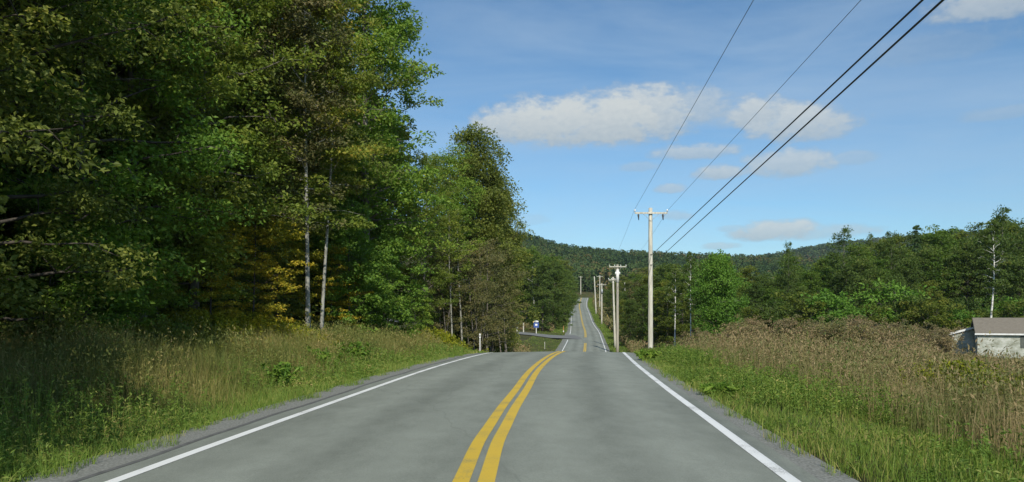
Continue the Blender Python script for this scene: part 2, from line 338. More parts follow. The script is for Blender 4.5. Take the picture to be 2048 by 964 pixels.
MT['gravel'] = plain_mat('gravel', (.12, .125, .11), (.27, .275, .25), 30, .95, 6, None, .5)
MT['line_white'] = paint_mat('line_white', (.78, .79, .77), (.38, .38, .36))
MT['line_yellow'] = paint_mat('line_yellow', (.62, .42, .035), (.33, .27, .1))
MT['seam'] = plain_mat('seam_tar', (.09, .092, .088), (.14, .142, .135), 10, .8)

# ------------------------------------------------------------------ ground sheet
def make_ground():
    ys = np.concatenate([np.arange(-80, 60, 1.0), np.arange(60, 200, 2.5), np.arange(200, 440, 5.0), np.arange(440, 1000, 20.0), np.arange(1000, 2401, 50.0)])
    half = [3.3, 3.6, 4.0, 4.4, 4.9, 5.4, 6, 7, 8, 9, 10, 11, 12, 13.5, 15, 17, 19, 22, 25, 29, 34, 40, 48, 58, 70, 85, 105, 130, 160, 200, 250, 310, 380, 460, 550, 650, 760, 900, 1050, 1250, 1500, 2000]
    us = np.array([-h for h in half[::-1]]+[0.0]+half)
    U, Yg = np.meshgrid(us, ys); X = U+cxr(np.minimum(Yg, 440)); Z = ground(X, Yg)
    Z = np.where((np.abs(U) < 3.7) & (Yg < 412), Z-.06, Z)
    V = np.stack([X, Yg, Z], -1).reshape(-1, 3); nu = len(us); q = []
    for i in range(len(ys)-1):
        a = i*nu+np.arange(nu-1); q.append(np.stack([a, a+1, a+nu+1, a+nu], -1))
    tag(obj('ground', new_mesh('ground', V, np.concatenate(q), None, MT['ground'], True)), 'rolling grassy ground on both sides of the road', None, None, 'structure')
make_ground()

tabR = pchip([-40, 0, 7.62, 11.5, 17, 21.4, 26.5, 38.5, 46], [-.9, 2.23, 2.83, 3.14, 3.57, 3.95, 4.42, 5.72, 6.63])
tabL = pchip([-40, 0, 7.66, 10.5, 15.2, 25.2, 38.5, 46], [-6.0, -4.45, -4.02, -3.825, -3.46, -2.62, -1.1, -.18])
def edge_shift(Y, U):
    fr = 1-sstep((Y-36)/10); fb = sstep((Y+30)/25)
    return np.where(U > 2.5, (tabR(Y)-cxr(Y)-HWR)*fr*fb, np.where(U < -2.5, (tabL(Y)-cxr(Y)+HWL)*fr*fb, 0))
# ------------------------------------------------------------------ road, shoulders, painted lines
YR = np.concatenate([np.arange(-40, 60, .5), np.arange(60, 120, 1.0), np.arange(120, 409.1, 2.0)])
def crown(Y, u): return zr(Y)-.0195*np.abs(u)
def ribbon(name, us, mat, dz, y0=-40, y1=409, wob=None, lane=False, label=None):
    ys = YR[(YR >= y0) & (YR <= y1)]
    if ys[0] > y0: ys = np.concatenate([[y0], ys])
    if ys[-1] < y1: ys = np.concatenate([ys, [y1]])
    us = np.asarray(us, float); U, Yg = np.meshgrid(us, ys)
    U = U+edge_shift(Yg, U)
    if wob is not None: U = U+wob(U, Yg)
    V = np.stack([U+cxr(Yg), Yg, crown(Yg, U)+dz], -1).reshape(-1, 3); nu = len(us); q = []
    for i in range(len(ys)-1):
        a = i*nu+np.arange(nu-1); q.append(np.stack([a, a+1, a+nu+1, a+nu], -1))
    me = new_mesh(name, V, np.concatenate(q), None, mat, True)
    if lane:
        at_ = me.attributes.new('lane', 'FLOAT', 'POINT'); at_.data.foreach_set('value', U.reshape(-1).astype(np.float32))
    return tag(obj(name, me), label, None, None, 'structure')
ribbon('road', [-HWL-.45, -HWL, -2.6, -1.7, -.9, -.2, 0, .2, .9, 1.7, 2.6, HWR, HWR+.3], MT['asphalt'], 0.02, lane=True, label='grey two lane asphalt road running over rises')
ribbon('shoulder', [-HWL-1.15, -HWL-.45], MT['gravel'], 0.012, label='narrow gravel shoulder along the left edge of the road')
ribbon('shoulder', [HWR+.3, HWR+.7], MT['gravel'], 0.012, label='thin gravel shoulder along the right edge of the road')
ribbon('road_seam', [-HWL-.46, -HWL-.37], MT['seam'], 0.024, y1=60, wob=lambda U, Y: .02*np.sin(Y*.9)+.015*np.sin(Y*2.3), label='dark tar seam beside the left white line')
ribbon('edge_line', [-HWL-.075, -HWL+.075], MT['line_white'], 0.025, y1=150, label='solid white line on the left edge, up to the side road')
ribbon('edge_line', [-HWL-.075, -HWL+.075], MT['line_white'], 0.025, y0=170, label='solid white line on the left edge, beyond the side road')
ribbon('edge_line', [HWR-.075, HWR+.075], MT['line_white'], 0.025, label='solid white line on the right edge of the road')
for a, b in ((-.205, -.04), (.04, .205)):
    s = 'left' if a < 0 else 'right'
    ribbon('centre_line', [a, b], MT['line_yellow'], 0.025, y1=138, label='%s stripe of the double yellow line on the near rise' % s)
    ribbon('centre_line', [a, b], MT['line_yellow'], 0.025, y0=157, label='%s stripe of the double yellow line on the far slope' % s)

# side road leaving to the left beyond the dip
def side_road():
    P = [(14.5, 159), (11, 159.3), (8, 159.6), (4, 160.4), (0, 161.5), (-5, 163.5), (-12, 167), (-25, 176), (-45, 190)]
    wd = [18, 13, 8.5, 6.5, 6, 5.6, 5.4, 5.2, 5.2]; V = []; Q = []
    for i, (x, y) in enumerate(P):
        for k in range(5):
            yy = y+wd[i]*(k/4-.5)
            zz = float(crown(yy, x-float(cxr(yy)))) if i == 0 else gz(x, yy)
            V.append((x, yy, zz+.16 if i else zz+.012))
    for i in range(len(P)-1):
        for k in range(4): Q.append((i*5+k+5, i*5+k, i*5+k+1, i*5+k+6))
    tag(obj('side_road', new_mesh('side_road', V, Q, None, MT['asphalt2'], True)), 'grey side road joining from the left beyond the dip', None, None, 'structure')
side_road()

# ------------------------------------------------------------------ foliage generators (numpy)
def leaf_quads(rng, P, size, aspect=.5, up=.5, fold=.18, jitter=.35, align=None):
    n = len(P)
    nrm = rng.normal(size=(n, 3)); nrm[:, 2] += up*2.0
    nrm /= np.linalg.norm(nrm, axis=1, keepdims=True)+1e-9
    d = rng.normal(size=(n, 3)) if align is None else align+rng.normal(size=(n, 3))*.35
    d -= nrm*np.sum(d*nrm, axis=1, keepdims=True); d /= np.linalg.norm(d, axis=1, keepdims=True)+1e-9
    b = np.cross(nrm, d); s = size*(1+jitter*(rng.random((n, 1))*2-1)); w = s*aspect
    V = np.stack([P-d*s*.5, P+b*w*.5+nrm*s*fold*.5-d*s*.08, P+d*s*.5, P-b*w*.5+nrm*s*fold*.5-d*s*.08], 1).reshape(-1, 3)
    return V, np.arange(n*4).reshape(-1, 4)
def tree_meshes(seed, H=18, cb=.2, Rr=4, nb=46, leaves=30000, ls=.16, shape='oval', crad=.75, flat=.5, tr=.2, bark='bark', leaf='green', bend=.5, sparse=0.0, side=None, up=.45, stems=1, twigs=3):
    rng = np.random.default_rng(seed); mb = MB(); C = []; W = []
    def prof(t):
        if shape == 'oval': return (math.sin(math.pi*min(1, .12+.86*t))**.6)
        if shape == 'cone': return max(.06, (1-t)**.85)
        if shape == 'round': return math.sqrt(max(.02, 1-(2*t-.85)**2/1.35))
        if shape == 'vase': return .45+.75*t if t < .7 else .98*math.sqrt(max(.02, 1-((t-.7)/.33)**2))
        return 1
    for st in range(stems):
        hx = H*(1-.12*st*rng.random()); ox, oy = (rng.normal(0, .25*st), rng.normal(0, .25*st)) if st else (0, 0)
        n = 9; tp = []
        bx, by = rng.normal(0, bend, 2); ph = rng.random(2)*6
        lx, ly = (rng.normal(0, .06*H, 2) if st else (0, 0))
        for i in range(n):
            t = i/(n-1); tp.append((ox+lx*t+bx*math.sin(t*2.4+ph[0]*.1)*t, oy+ly*t+by*math.sin(t*2.1+ph[1]*.1)*t, hx*.97*t))
        rad = [tr*(1-.92*(i/(n-1))**.9)+(tr*.35 if i == 0 else 0) for i in range(n)]
        mb.tube(tp, rad, 8); tpa = np.array(tp)
        def trunk_at(t): 
            f = t*(n-1); i = min(n-2, int(f)); return tpa[i]*(1-(f-i))+tpa[i+1]*(f-i)
        m = nb//stems
        for i in range(m):
            tt = (i+rng.random())/m; t = cb+(1-cb)*tt*.98; p0 = trunk_at(t)
            a = i*2.39996+rng.normal(0, .5)
            if side is not None and rng.random() < .25: a = side+rng.normal(0, .7)
            ln = Rr*prof(tt)*rng.uniform(.6, 1.18)
            if side is not None: ln *= 1+.2*math.cos(a-side)
            el = (.12+.95*tt)+rng.normal(0, .16) if shape != 'cone' else rng.normal(-.08, .1)+.5*tt
            pts = [p0]; k = 5
            for j in range(1, k+1):
                s = j/k; e = el*(1-.35*s)-.12*s*s
                pts.append(pts[-1]+np.array([math.cos(a)*math.cos(e), math.sin(a)*math.cos(e), math.sin(e)])*ln/k+rng.normal(0, .045*ln/k*3, 3))
            r0 = max(.012, tr*.34*(1-.65*tt)*min(1, ln/3)); mb.tube(pts, [r0*(1-.85*j/k) for j in range(k+1)], 4, False)
            pa = np.array(pts)
            for j in range(max(2, int(ln*twigs))):
                s = rng.uniform(.28, 1.0)**.8; f = s*k; jj = min(k-1, int(f)); q = pa[jj]*(1-(f-jj))+pa[jj+1]*(f-jj)
                off = rng.normal(0, 1, 3)*np.array([1, 1, .55])*crad*.75*(1.1-.3*s)
                if rng.random() < sparse: continue
                c = q+off; C.append(c); W.append(rng.uniform(.5, 1.3))
                if j % 2 == 0: mb.tube([q, (q+c)/2+rng.normal(0, .05, 3), c], [r0*.3+.004, r0*.2+.003, .003], 3, False)
        C.append(trunk_at(.98)); W.append(1.0)
    C = np.array(C); W = np.array(W); W /= W.sum()
    idx = rng.choice(len(C), size=leaves, p=W)
    d = rng.normal(size=(leaves, 3)); d /= np.linalg.norm(d, axis=1, keepdims=True)
    rr = crad*rng.random((leaves, 1))**.45*(.55+.6*rng.random((len(C), 1))[idx])
    P = C[idx]+d*rr*np.array([1, 1, flat]); P[:, 2] -= .12*np.linalg.norm((d*rr)[:, :2], axis=1)
    P[:, 2] = np.maximum(P[:, 2], .15)
    out = d*np.array([1, 1, .2])+np.array([0, 0, -.25])
    V, Q = leaf_quads(rng, P, ls, .55, up, align=out)
    return mb.mesh('trunk', MT[bark], True), new_mesh('crown', V, Q, None, MT[leaf])
PROTO = {}
def proto(key, **kw): PROTO[key] = tree_meshes(**kw)
# near kinds
proto('near_dark', seed=1, H=17, cb=.06, Rr=4.6, nb=70, leaves=58000, ls=.135, leaf='dark', crad=.85, tr=.22, bark='bark_dark')
proto('near_green', seed=2, H=18, cb=.08, Rr=4.4, nb=70, leaves=42000, ls=.165, leaf='green', crad=.8, tr=.2, bark='bark_dark')
proto('near_olive', seed=3, H=20, cb=.12, Rr=4.0, nb=66, leaves=36000, ls=.16, leaf='olive', crad=.75, tr=.2, bark='bark')
proto('tall_green', seed=4, H=25, cb=.05, Rr=4.1, nb=110, leaves=60000, ls=.19, leaf='green', crad=.8, tr=.26, shape='round', flat=.4, bark='bark')
proto('twin_brown', seed=5, H=20, cb=.3, Rr=2.8, nb=44, leaves=20000, ls=.16, leaf='brown', crad=.7, tr=.125, bark='bark_pale', bend=.25, flat=.4)
proto('twin_gold', seed=6, H=18, cb=.32, Rr=2.3, nb=36, leaves=15000, ls=.16, leaf='olive', crad=.65, tr=.09, bark='bark_pale', bend=.45, flat=.4)
proto('gold_small', seed=7, H=7.5, cb=.12, Rr=2.6, nb=34, leaves=9000, ls=.14, leaf='gold', crad=.55, tr=.07, bark='bark_dark', flat=.28)
proto('green_small', seed=8, H=6, cb=.08, Rr=2.2, nb=34, leaves=9000, ls=.14, leaf='green', crad=.5, tr=.06, bark='bark_dark', flat=.4)
proto('brown_sapling', seed=9, H=9, cb=.22, Rr=1.9, nb=44, leaves=6500, ls=.15, leaf='brown', crad=.55, tr=.06, bark='bark', stems=3, sparse=.15, up=.1)
proto('slim_bare', seed=10, H=12, cb=.45, Rr=1.5, nb=26, leaves=2600, ls=.16, leaf='olive', crad=.5, tr=.09, bark='bark_pale', sparse=.3)
proto('round_dark', seed=12, H=19, cb=.03, Rr=3.9, nb=120, leaves=52000, ls=.23, leaf='dark', crad=1.0, flat=.75, tr=.22, bark='bark_dark')
# mid-distance kinds
proto('mid_green', seed=21, H=16, cb=.04, Rr=3.8, nb=60, leaves=13000, ls=.31, leaf='green_wood', crad=.95, tr=.2, twigs=2)
proto('mid_dark', seed=22, H=16, cb=.04, Rr=3.8, nb=60, leaves=13000, ls=.31, leaf='dark_wood', crad=.95, tr=.2, twigs=2, bark='bark_dark')
proto('mid_olive', seed=23, H=15, cb=.08, Rr=3.4, nb=46, leaves=12000, ls=.3, leaf='olive_wood', crad=.9, tr=.18, twigs=2)
proto('mid_brown', seed=24, H=13, cb=.1, Rr=3.0, nb=44, leaves=5500, ls=.3, leaf='brown', crad=.8, tr=.14, twigs=2, sparse=.15)
proto('mid_sparse', seed=25, H=18, cb=.25, Rr=3.0, nb=46, leaves=5600, ls=.27, leaf='dark_wood', crad=.75, flat=.7, tr=.14, twigs=2, sparse=.15, bark='bark', shape='oval')
proto('mid_birch', seed=26, H=15, cb=.45, Rr=2.2, nb=34, leaves=4800, ls=.26, leaf='dark_wood', crad=.6, tr=.2, twigs=2, sparse=.2, bark='birch')
proto('maple', seed=27, H=11, cb=.02, Rr=3.3, nb=110, leaves=36000, ls=.22, leaf='maple', crad=.85, tr=.2, shape='oval', flat=.8, bend=.1)
proto('conifer', seed=28, H=16, cb=.06, Rr=2.8, nb=90, leaves=9000, ls=.3, leaf='conifer', crad=.45, flat=.3, tr=.16, shape='cone', twigs=2, bark='bark_dark', bend=.1)
proto('shrub_green', seed=29, H=4.2, cb=.02, Rr=2.1, nb=30, leaves=4500, ls=.2, leaf='maple', crad=.6, tr=.05, stems=3, shape='round')
proto('shrub_dark', seed=30, H=4.5, cb=.02, Rr=2.3, nb=30, leaves=4500, ls=.22, leaf='dark_wood', crad=.65, tr=.05, stems=3, shape='round')
proto('shrub_olive', seed=32, H=5, cb=.02, Rr=2.2, nb=34, leaves=5000, ls=.2, leaf='olive_wood', crad=.6, tr=.05, stems=3, shape='oval')
proto('shrub_tan', seed=33, H=2.8, cb=.05, Rr=1.7, nb=44, leaves=4600, ls=.12, leaf='weed', crad=.45, tr=.03, stems=4, shape='oval', up=.1)
proto('shrub_red', seed=31, H=2.9, cb=.05, Rr=1.9, nb=44, leaves=5200, ls=.12, leaf='red', crad=.45, tr=.035, stems=4, shape='oval', up=.1, sparse=.1)
def plant(kind, name, label, cat, x, y, H=None, rz=None, wid=1.0, group=None, sink=.15, lean=0.0, rng=random.Random(5)):
    tm, cm = PROTO[kind]; h0 = max(v.co.z for v in tm.vertices) if kind not in HT else HT[kind]; HT[kind] = h0
    s = 1.0 if H is None else H/h0
    t = thing(name, label, cat, (x, y, gz(x, y)-sink), rng.uniform(0, 6.28) if rz is None else rz, group)
    t.scale = (s*wid, s*wid, s)
    if lean: t.rotation_euler = (0, lean, t.rotation_euler[2])
    obj('trunk', tm, t); obj('crown', cm, t); return t
HT = {}
def topH(px_y, Y, x): return CH+(HY-px_y)*Y/F-gz(x, Y)

# ------------------------------------------------------------------ trees, left of the road
GL = 'trees of the roadside wood on the left'
L_FRONT = [ # px, Y, kind, top row or height, width, label
 (-330, 13, 'near_dark', 17, 1.0, 'dark broadleaf tree overhanging the left border of the photo'),
 (-60, 16.5, 'near_dark', 16, 1.0, 'dark green tree at the far left above the shaded weeds'),
 (165, 21, 'near_green', 17, 1.0, 'deep green leafy tree second from the left border'),
 (285, 25, 'near_olive', 19, 1.0, 'yellowing olive tree above the dark patch of shade in the weeds'),
 (385, 28, 'near_olive', 21, 1.0, 'olive green tree with rusty top left of the twin trunks'),
 (462, 35, 'near_dark', 22, 1.0, 'dark tall tree behind the golden leaved saplings'),
 (548, 41, 'near_olive', 24, 1.05, 'tall yellowing tree just left of the twin pale trunks'),
 (735, 44, 'tall_green', 26, .98, 'very tall vivid green tree whose right side stands against the sky'),
 (680, 48, 'near_olive', 25, 1.0, 'tall olive tree directly behind the twin pale trunks'),
 (842, 52, 'near_olive', 0, .8, 'yellow green tree at the right foot of the very tall green tree'),
 (935, 73, 'round_dark', 0, .95, 'dark green tree with rounded top standing clear against the sky'),
 (985, 84, 'round_dark', 0, .9, 'smaller olive tree stepping down right of the rounded dark tree'),
 (885, 66, 'near_green', 0, 1.0, 'olive tree between the very tall tree and the rounded dark tree'),
 (1001, 100, 'round_dark', 0, .6, 'dark tree at the right end of the left wood before the side road'),
]
tops = {842: 300, 935: 258, 985: 350, 885: 290, 1001: 405}
for px, Y, k, h, w, lab in L_FRONT:
    x = at(px, Y); H = h if h else topH(tops[px], Y, x)
    plant(k, 'broadleaf_tree', lab, 'tree', x, Y, H, None, w, GL)
x = at(616, 33); plant('twin_brown', 'pale_trunk_tree', 'straight pale grey trunk, left and thicker of the two, with rusty leaves high up', 'tree', x, 33, 19, 1.0, 1.0, GL, lean=0)
x = at(641, 33.6); plant('twin_gold', 'pale_trunk_tree', 'thinner leaning pale trunk, right one of the pair at the edge of the wood', 'tree', x, 33.6, 17.5, 2.0, 1.0, GL, lean=.015)
smalls = [(70, 19, 'green_small', 4.6, 'low dark bush in deep shade at the far left'), (140, 20.5, 'green_small', 5.2, 'taller dark bush in deep shade near the left border'), (420, 27.5, 'gold_small', 5.2, 'low golden leaved sapling left of its golden neighbour at the wood edge'), (505, 30, 'gold_small', 6.2, 'golden leaved sapling midway along the wood edge left of the twin trunks'),
 (552, 34, 'gold_small', 5.8, 'golden leaved sapling next to the left pale trunk'), (330, 25.5, 'green_small', 5.0, 'low green sapling under the deep green trees'),
 (665, 38, 'gold_small', 5.5, 'yellowing sapling just right of the twin pale trunks'), (720, 40, 'green_small', 4.8, 'leafy green bush at the foot of the very tall green tree'),
 (775, 43, 'green_small', 6.4, 'vivid green sapling under the right half of the very tall tree'), (700, 39, 'green_small', 7.4, 'green sapling with spreading layers right of the twin trunks'),
 (828, 46, 'green_small', 4.4, 'small green bush behind the goldenrod clump'), (240, 22.5, 'green_small', 4.2, 'low bush with a forked white stem in the shaded weeds')]
for px, Y, k, H, lab in smalls:
    plant(k, 'sapling', lab, 'sapling', at(px, Y), Y, H, None, 1.0, 'saplings along the wood edge')
brs = [(905, 54, 'slim_bare', 10.5, 'slim bare grey stem, leftmost before the brown thicket'), (925, 56, 'slim_bare', 11.5, 'slim bare grey stem in the middle of the stems by the brown thicket'),
 (890, 55, 'brown_sapling', 8.5, 'brown twiggy sapling beside the slim bare stems'), (945, 58, 'brown_sapling', 9.5, 'brown thicket sapling behind the white marker post'), (975, 62, 'brown_sapling', 10.5, 'tallest grey brown twiggy sapling of the thicket'),
 (988, 68, 'brown_sapling', 9.5, 'brown twiggy sapling near the right end of the thicket'), (978, 78, 'brown_sapling', 8.5, 'last brown twiggy sapling of the thicket before the side road'), (985, 70, 'brown_sapling', 12, 'tall bare brown sapling against the dark green trees'),
 (920, 60, 'brown_sapling', 9.5, 'brown sapling rising behind the slim bare stems'), (960, 54, 'brown_sapling', 6.5, 'low russet sapling behind the white marker post')]
for px, Y, k, H, lab in brs:
    plant(k, 'sapling', lab, 'sapling', at(px, Y), Y, H, None, 1.0, 'twiggy saplings of the brown thicket')
rg = random.Random(11)
# rows behind the first one, closing the wood
n = 0
for row, (off, y0, y1, st) in enumerate(((5.0, 10, 62, 4.2), (9.5, 8, 70, 5.0), (15, 8, 95, 6.5), (22, 10, 110, 9))):
    y = y0
    while y < y1:
        edge = float(cxr(y))-12.0; x = edge-off+rg.uniform(-1, 1); yy = y+rg.uniform(-1, 1)
        k = rg.choice(['near_dark', 'near_green', 'near_olive', 'near_dark']) if yy < 45 else rg.choice(['mid_dark', 'mid_green', 'mid_olive'])
        Hh = rg.uniform(17, 22)
        px = CX+x/yy*F
        if px > 830: Hh = min(Hh, CH+(HY-330)*yy/F)
        plant(k, 'broadleaf_tree', 'tree deep in the left wood, hidden behind the trees along its edge', 'tree', x, yy, Hh, None, 1.0, 'trees deep in the left wood', rng=rg)
        y += st
# shade trees left of and behind the traveller (outside the picture; they shade the near weeds)
for x, y, h in ((-7.8, -2.0, 15.5), (-13.5, 1, 15), (-8.4, -9.5, 19), (-13, -15, 19), (-15, -24, 18)):
    plant('near_green', 'broadleaf_tree', 'roadside tree beyond the left border of the photo', 'tree', x, y, h, None, 1.0, 'roadside trees beyond the left border')
# beyond the side road, left
lm = [(978, 112, 'mid_brown', 470), (970, 128, 'mid_olive', 475), (1052, 182, 'mid_green', 492), (1085, 176, 'mid_dark', 520), (1074, 180, 'mid_birch', 512), (1105, 192, 'mid_dark', 522),
      (1062, 200, 'mid_olive', 485), (1095, 210, 'mid_green', 505), (1118, 212, 'mid_dark', 535), (1128, 232, 'mid_dark', 545), (1110, 235, 'mid_olive', 512), (1080, 240, 'mid_green', 488), (1132, 262, 'mid_green', 552),
      (1136, 290, 'mid_dark', 556), (1120, 285, 'mid_olive', 530), (1142, 325, 'mid_olive', 562), (1130, 330, 'mid_green', 540), (1146, 360, 'mid_green', 565), (1030, 182, 'mid_dark', 480), (1012, 190, 'mid_green', 470), (1046, 186, 'mid_olive', 500), (1022, 196, 'mid_green', 465), (1038, 205, 'mid_olive', 478), (1028, 240, 'mid_green', 470), (1100, 320, 'mid_green', 500), (1060, 300, 'mid_brown', 480), (1040, 380, 'mid_green', 466), (1055, 400, 'mid_olive', 468), (1072, 395, 'mid_green', 470), (1090, 405, 'mid_dark', 476), (1104, 400, 'mid_olive', 484), (1120, 410, 'mid_green', 495), (1132, 405, 'mid_olive', 510), (1048, 340, 'mid_dark', 480), (1066, 345, 'mid_green', 490), (1084, 350, 'mid_olive', 500), (1100, 360, 'mid_green', 508), (1116, 365, 'mid_dark', 520)]
names = {'mid_green': 'mid green', 'mid_dark': 'dark green', 'mid_olive': 'olive green', 'mid_brown': 'russet brown', 'mid_birch': 'pale trunked'}
for i, (px, Y, k, ty) in enumerate(lm):
    x = at(px, Y); H = min(20, max(7, topH(ty, Y, x)))
    if Y < 165: lab = '%s tree of the left wood just before the side road' % names[k]
    elif Y < 200: lab = '%s tree behind the signs at the side road' % names[k]
    else: lab = '%s tree left of the road climbing the far slope' % names[k]
    plant(k, 'broadleaf_tree', lab, 'tree', x, Y, H, None, 1.0, 'trees left of the far slope')

# ------------------------------------------------------------------ trees, right of the road
x = at(1435, 88); plant('maple', 'maple_tree', 'bright green rounded maple standing alone at the edge of the brown field', 'tree', x, 88, topH(507, 88, x), 1.2, .92)
GR = 'trees of the wood behind the field on the right'
named = [(1349, 99, 'mid_birch', 536, .8, 'thin tree with a broken white trunk right of the tall pole'),
 (1382, 97, 'mid_birch', 503, .6, 'leaning thin white birch touching the left side of the bright maple'),
 (1578, 126, 'mid_sparse', 484, .55, 'narrow tree with a pointed top, right of the bright maple'),
 (1686, 122, 'mid_sparse', 456, 1.0, 'open crowned tree showing sky through its top, right of the clouds low down'),
 (1740, 130, 'mid_sparse', 468, .5, 'pointed small tree top just right of the open crowned tree'),
 (1832, 125, 'conifer', 446, .5, 'tall pointed tree rising above the middle of the right wood'),
 (1781, 126, 'mid_sparse', 463, .8, 'thin tree top left of the tall pointed tree'),
 (1962, 118, 'mid_sparse', 446, 1.0, 'open topped tree left of the tallest tree near the right border'),
 (2005, 112, 'mid_sparse', 416, 1.0, 'tallest airy tree near the right border of the photo'),
 (1977, 89, 'mid_birch', 442, .8, 'white trunked birch rising behind the pale house')]
for px, Y, k, ty, w, lab in named:
    x = at(px, Y); plant(k, 'birch_tree' if k == 'mid_birch' else ('conifer_tree' if k == 'conifer' else 'broadleaf_tree'), lab, 'tree', x, Y, topH(ty, Y, x), None, w, GR)
sky_r = pchip([1200, 1240, 1300, 1390, 1480, 1560, 1640, 1700, 1760, 1850, 1950, 2040, 2200, 2600], [560, 548, 528, 522, 531, 519, 505, 482, 468, 458, 448, 432, 420, 400])
rr = random.Random(3)
for row, (Y0, dpx, drop) in enumerate(((104, 64, 80), (116, 42, 36), (130, 40, 10), (148, 42, 0))):
    px = 1468 if row < 2 else 1330
    while px < 2330:
        Y = Y0+rr.uniform(-4, 4); p = px+rr.uniform(-10, 10); x = at(p, Y); ty = float(sky_r(p))+drop+rr.uniform(-6, 26)
        k = rr.choice(['mid_green', 'mid_dark', 'mid_dark', 'mid_olive', 'mid_green'] if row else ['mid_green', 'mid_olive', 'mid_dark'])
        if row == 0 and abs(p-1977) < 55: px += dpx; continue
        lab = ('%s tree in the front row of the right wood' if row == 0 else '%s tree in the second row of the right wood' if row == 1 else '%s tree towards the back of the right wood') % names[k]
        plant(k, 'broadleaf_tree', lab, 'tree', x, Y, max(5, topH(ty, Y, x)), None, 1.0, GR, rng=rr)
        px += dpx
# behind the poles
for px, Y, k, ty in [(1262, 128, 'mid_dark', 596), (1285, 136, 'mid_dark', 570), (1312, 122, 'mid_green', 575), (1335, 118, 'mid_olive', 560), (1365, 112, 'mid_olive', 560), (1385, 118, 'mid_dark', 555), (1246, 150, 'mid_olive', 598), (1252, 172, 'mid_dark', 582),
                     (1300, 150, 'mid_olive', 548), (1272, 170, 'mid_brown', 560), (1240, 195, 'mid_dark', 580), (1258, 210, 'mid_olive', 560), (1222, 250, 'mid_dark', 578), (1236, 240, 'mid_brown', 570), (1214, 300, 'mid_dark', 578), (1246, 290, 'mid_olive', 552), (1206, 350, 'mid_dark', 575),
                     (1226, 340, 'mid_olive', 558), (1280, 250, 'mid_green', 545), (1310, 220, 'mid_green', 535), (1345, 180, 'mid_olive', 528), (1375, 165, 'mid_green', 522), (1410, 150, 'mid_dark', 518), (1450, 140, 'mid_olive', 522), (1260, 360, 'mid_green', 545), (1290, 330, 'mid_olive', 535)]:
    x = at(px, Y); where = 'between the second pole and the tall pole' if Y < 155 else 'right of the road on the far slope'
    plant(k, 'broadleaf_tree', '%s tree %s' % (names[k], where), 'tree', x, Y, max(4, topH(ty, Y, x)), None, 1.0, 'trees right of the far slope')
# shrubs at the foot of the right wood
k2 = 0
nm = {'shrub_green': 'bright green', 'shrub_dark': 'dark green', 'shrub_olive': 'yellowing olive', 'gold_small': 'golden leaved'}
for px, Y, k, ty in [(1598, 98, 'shrub_olive', 582), (1625, 95, 'shrub_olive', 600), (1655, 94, 'shrub_green', 576), (1690, 93, 'shrub_green', 600), (1705, 99, 'shrub_dark', 590), (1785, 97, 'shrub_green', 560), (1815, 94, 'shrub_dark', 585), (1852, 92, 'shrub_olive', 598), (1880, 90, 'shrub_olive', 605), (1912, 91, 'shrub_green', 612), (1935, 96, 'shrub_dark', 588),
                     (2020, 99, 'shrub_green', 590), (1545, 97, 'shrub_dark', 600), (1508, 99, 'shrub_olive', 612), (2045, 94, 'shrub_olive', 600), (1748, 94, 'shrub_olive', 608), (1960, 90, 'shrub_olive', 618), (2110, 95, 'shrub_dark', 580), (1500, 92, 'shrub_red', 630)]:
    x = at(px, Y); plant(k, 'shrub', '%s shrub at the foot of the right wood' % nm.get(k, 'reddish'), 'shrub', x, Y, topH(ty, Y, x), None, 1.0, 'shrubs at the foot of the right wood')
rs = random.Random(9)
for i in range(44):
    Y = rs.uniform(48, 92); p = rs.uniform(1400, 1935 if Y > 60 else 1900); x = at(p, Y)
    if p < 1500 and Y < 70: continue
    ty = rs.choice([rs.uniform(628, 640), rs.uniform(638, 664), rs.uniform(646, 668)]); H = topH(ty, Y, x)
    if p > 1885 and Y < 74: continue
    plant(rs.choice(['shrub_red', 'shrub_tan', 'shrub_tan']), 'shrub', 'brown twiggy shrub standing above the field weeds', 'shrub', x, Y, min(4.2, max(1.2, H)), None, 1.0, 'brown shrubs in the field', rng=rs)

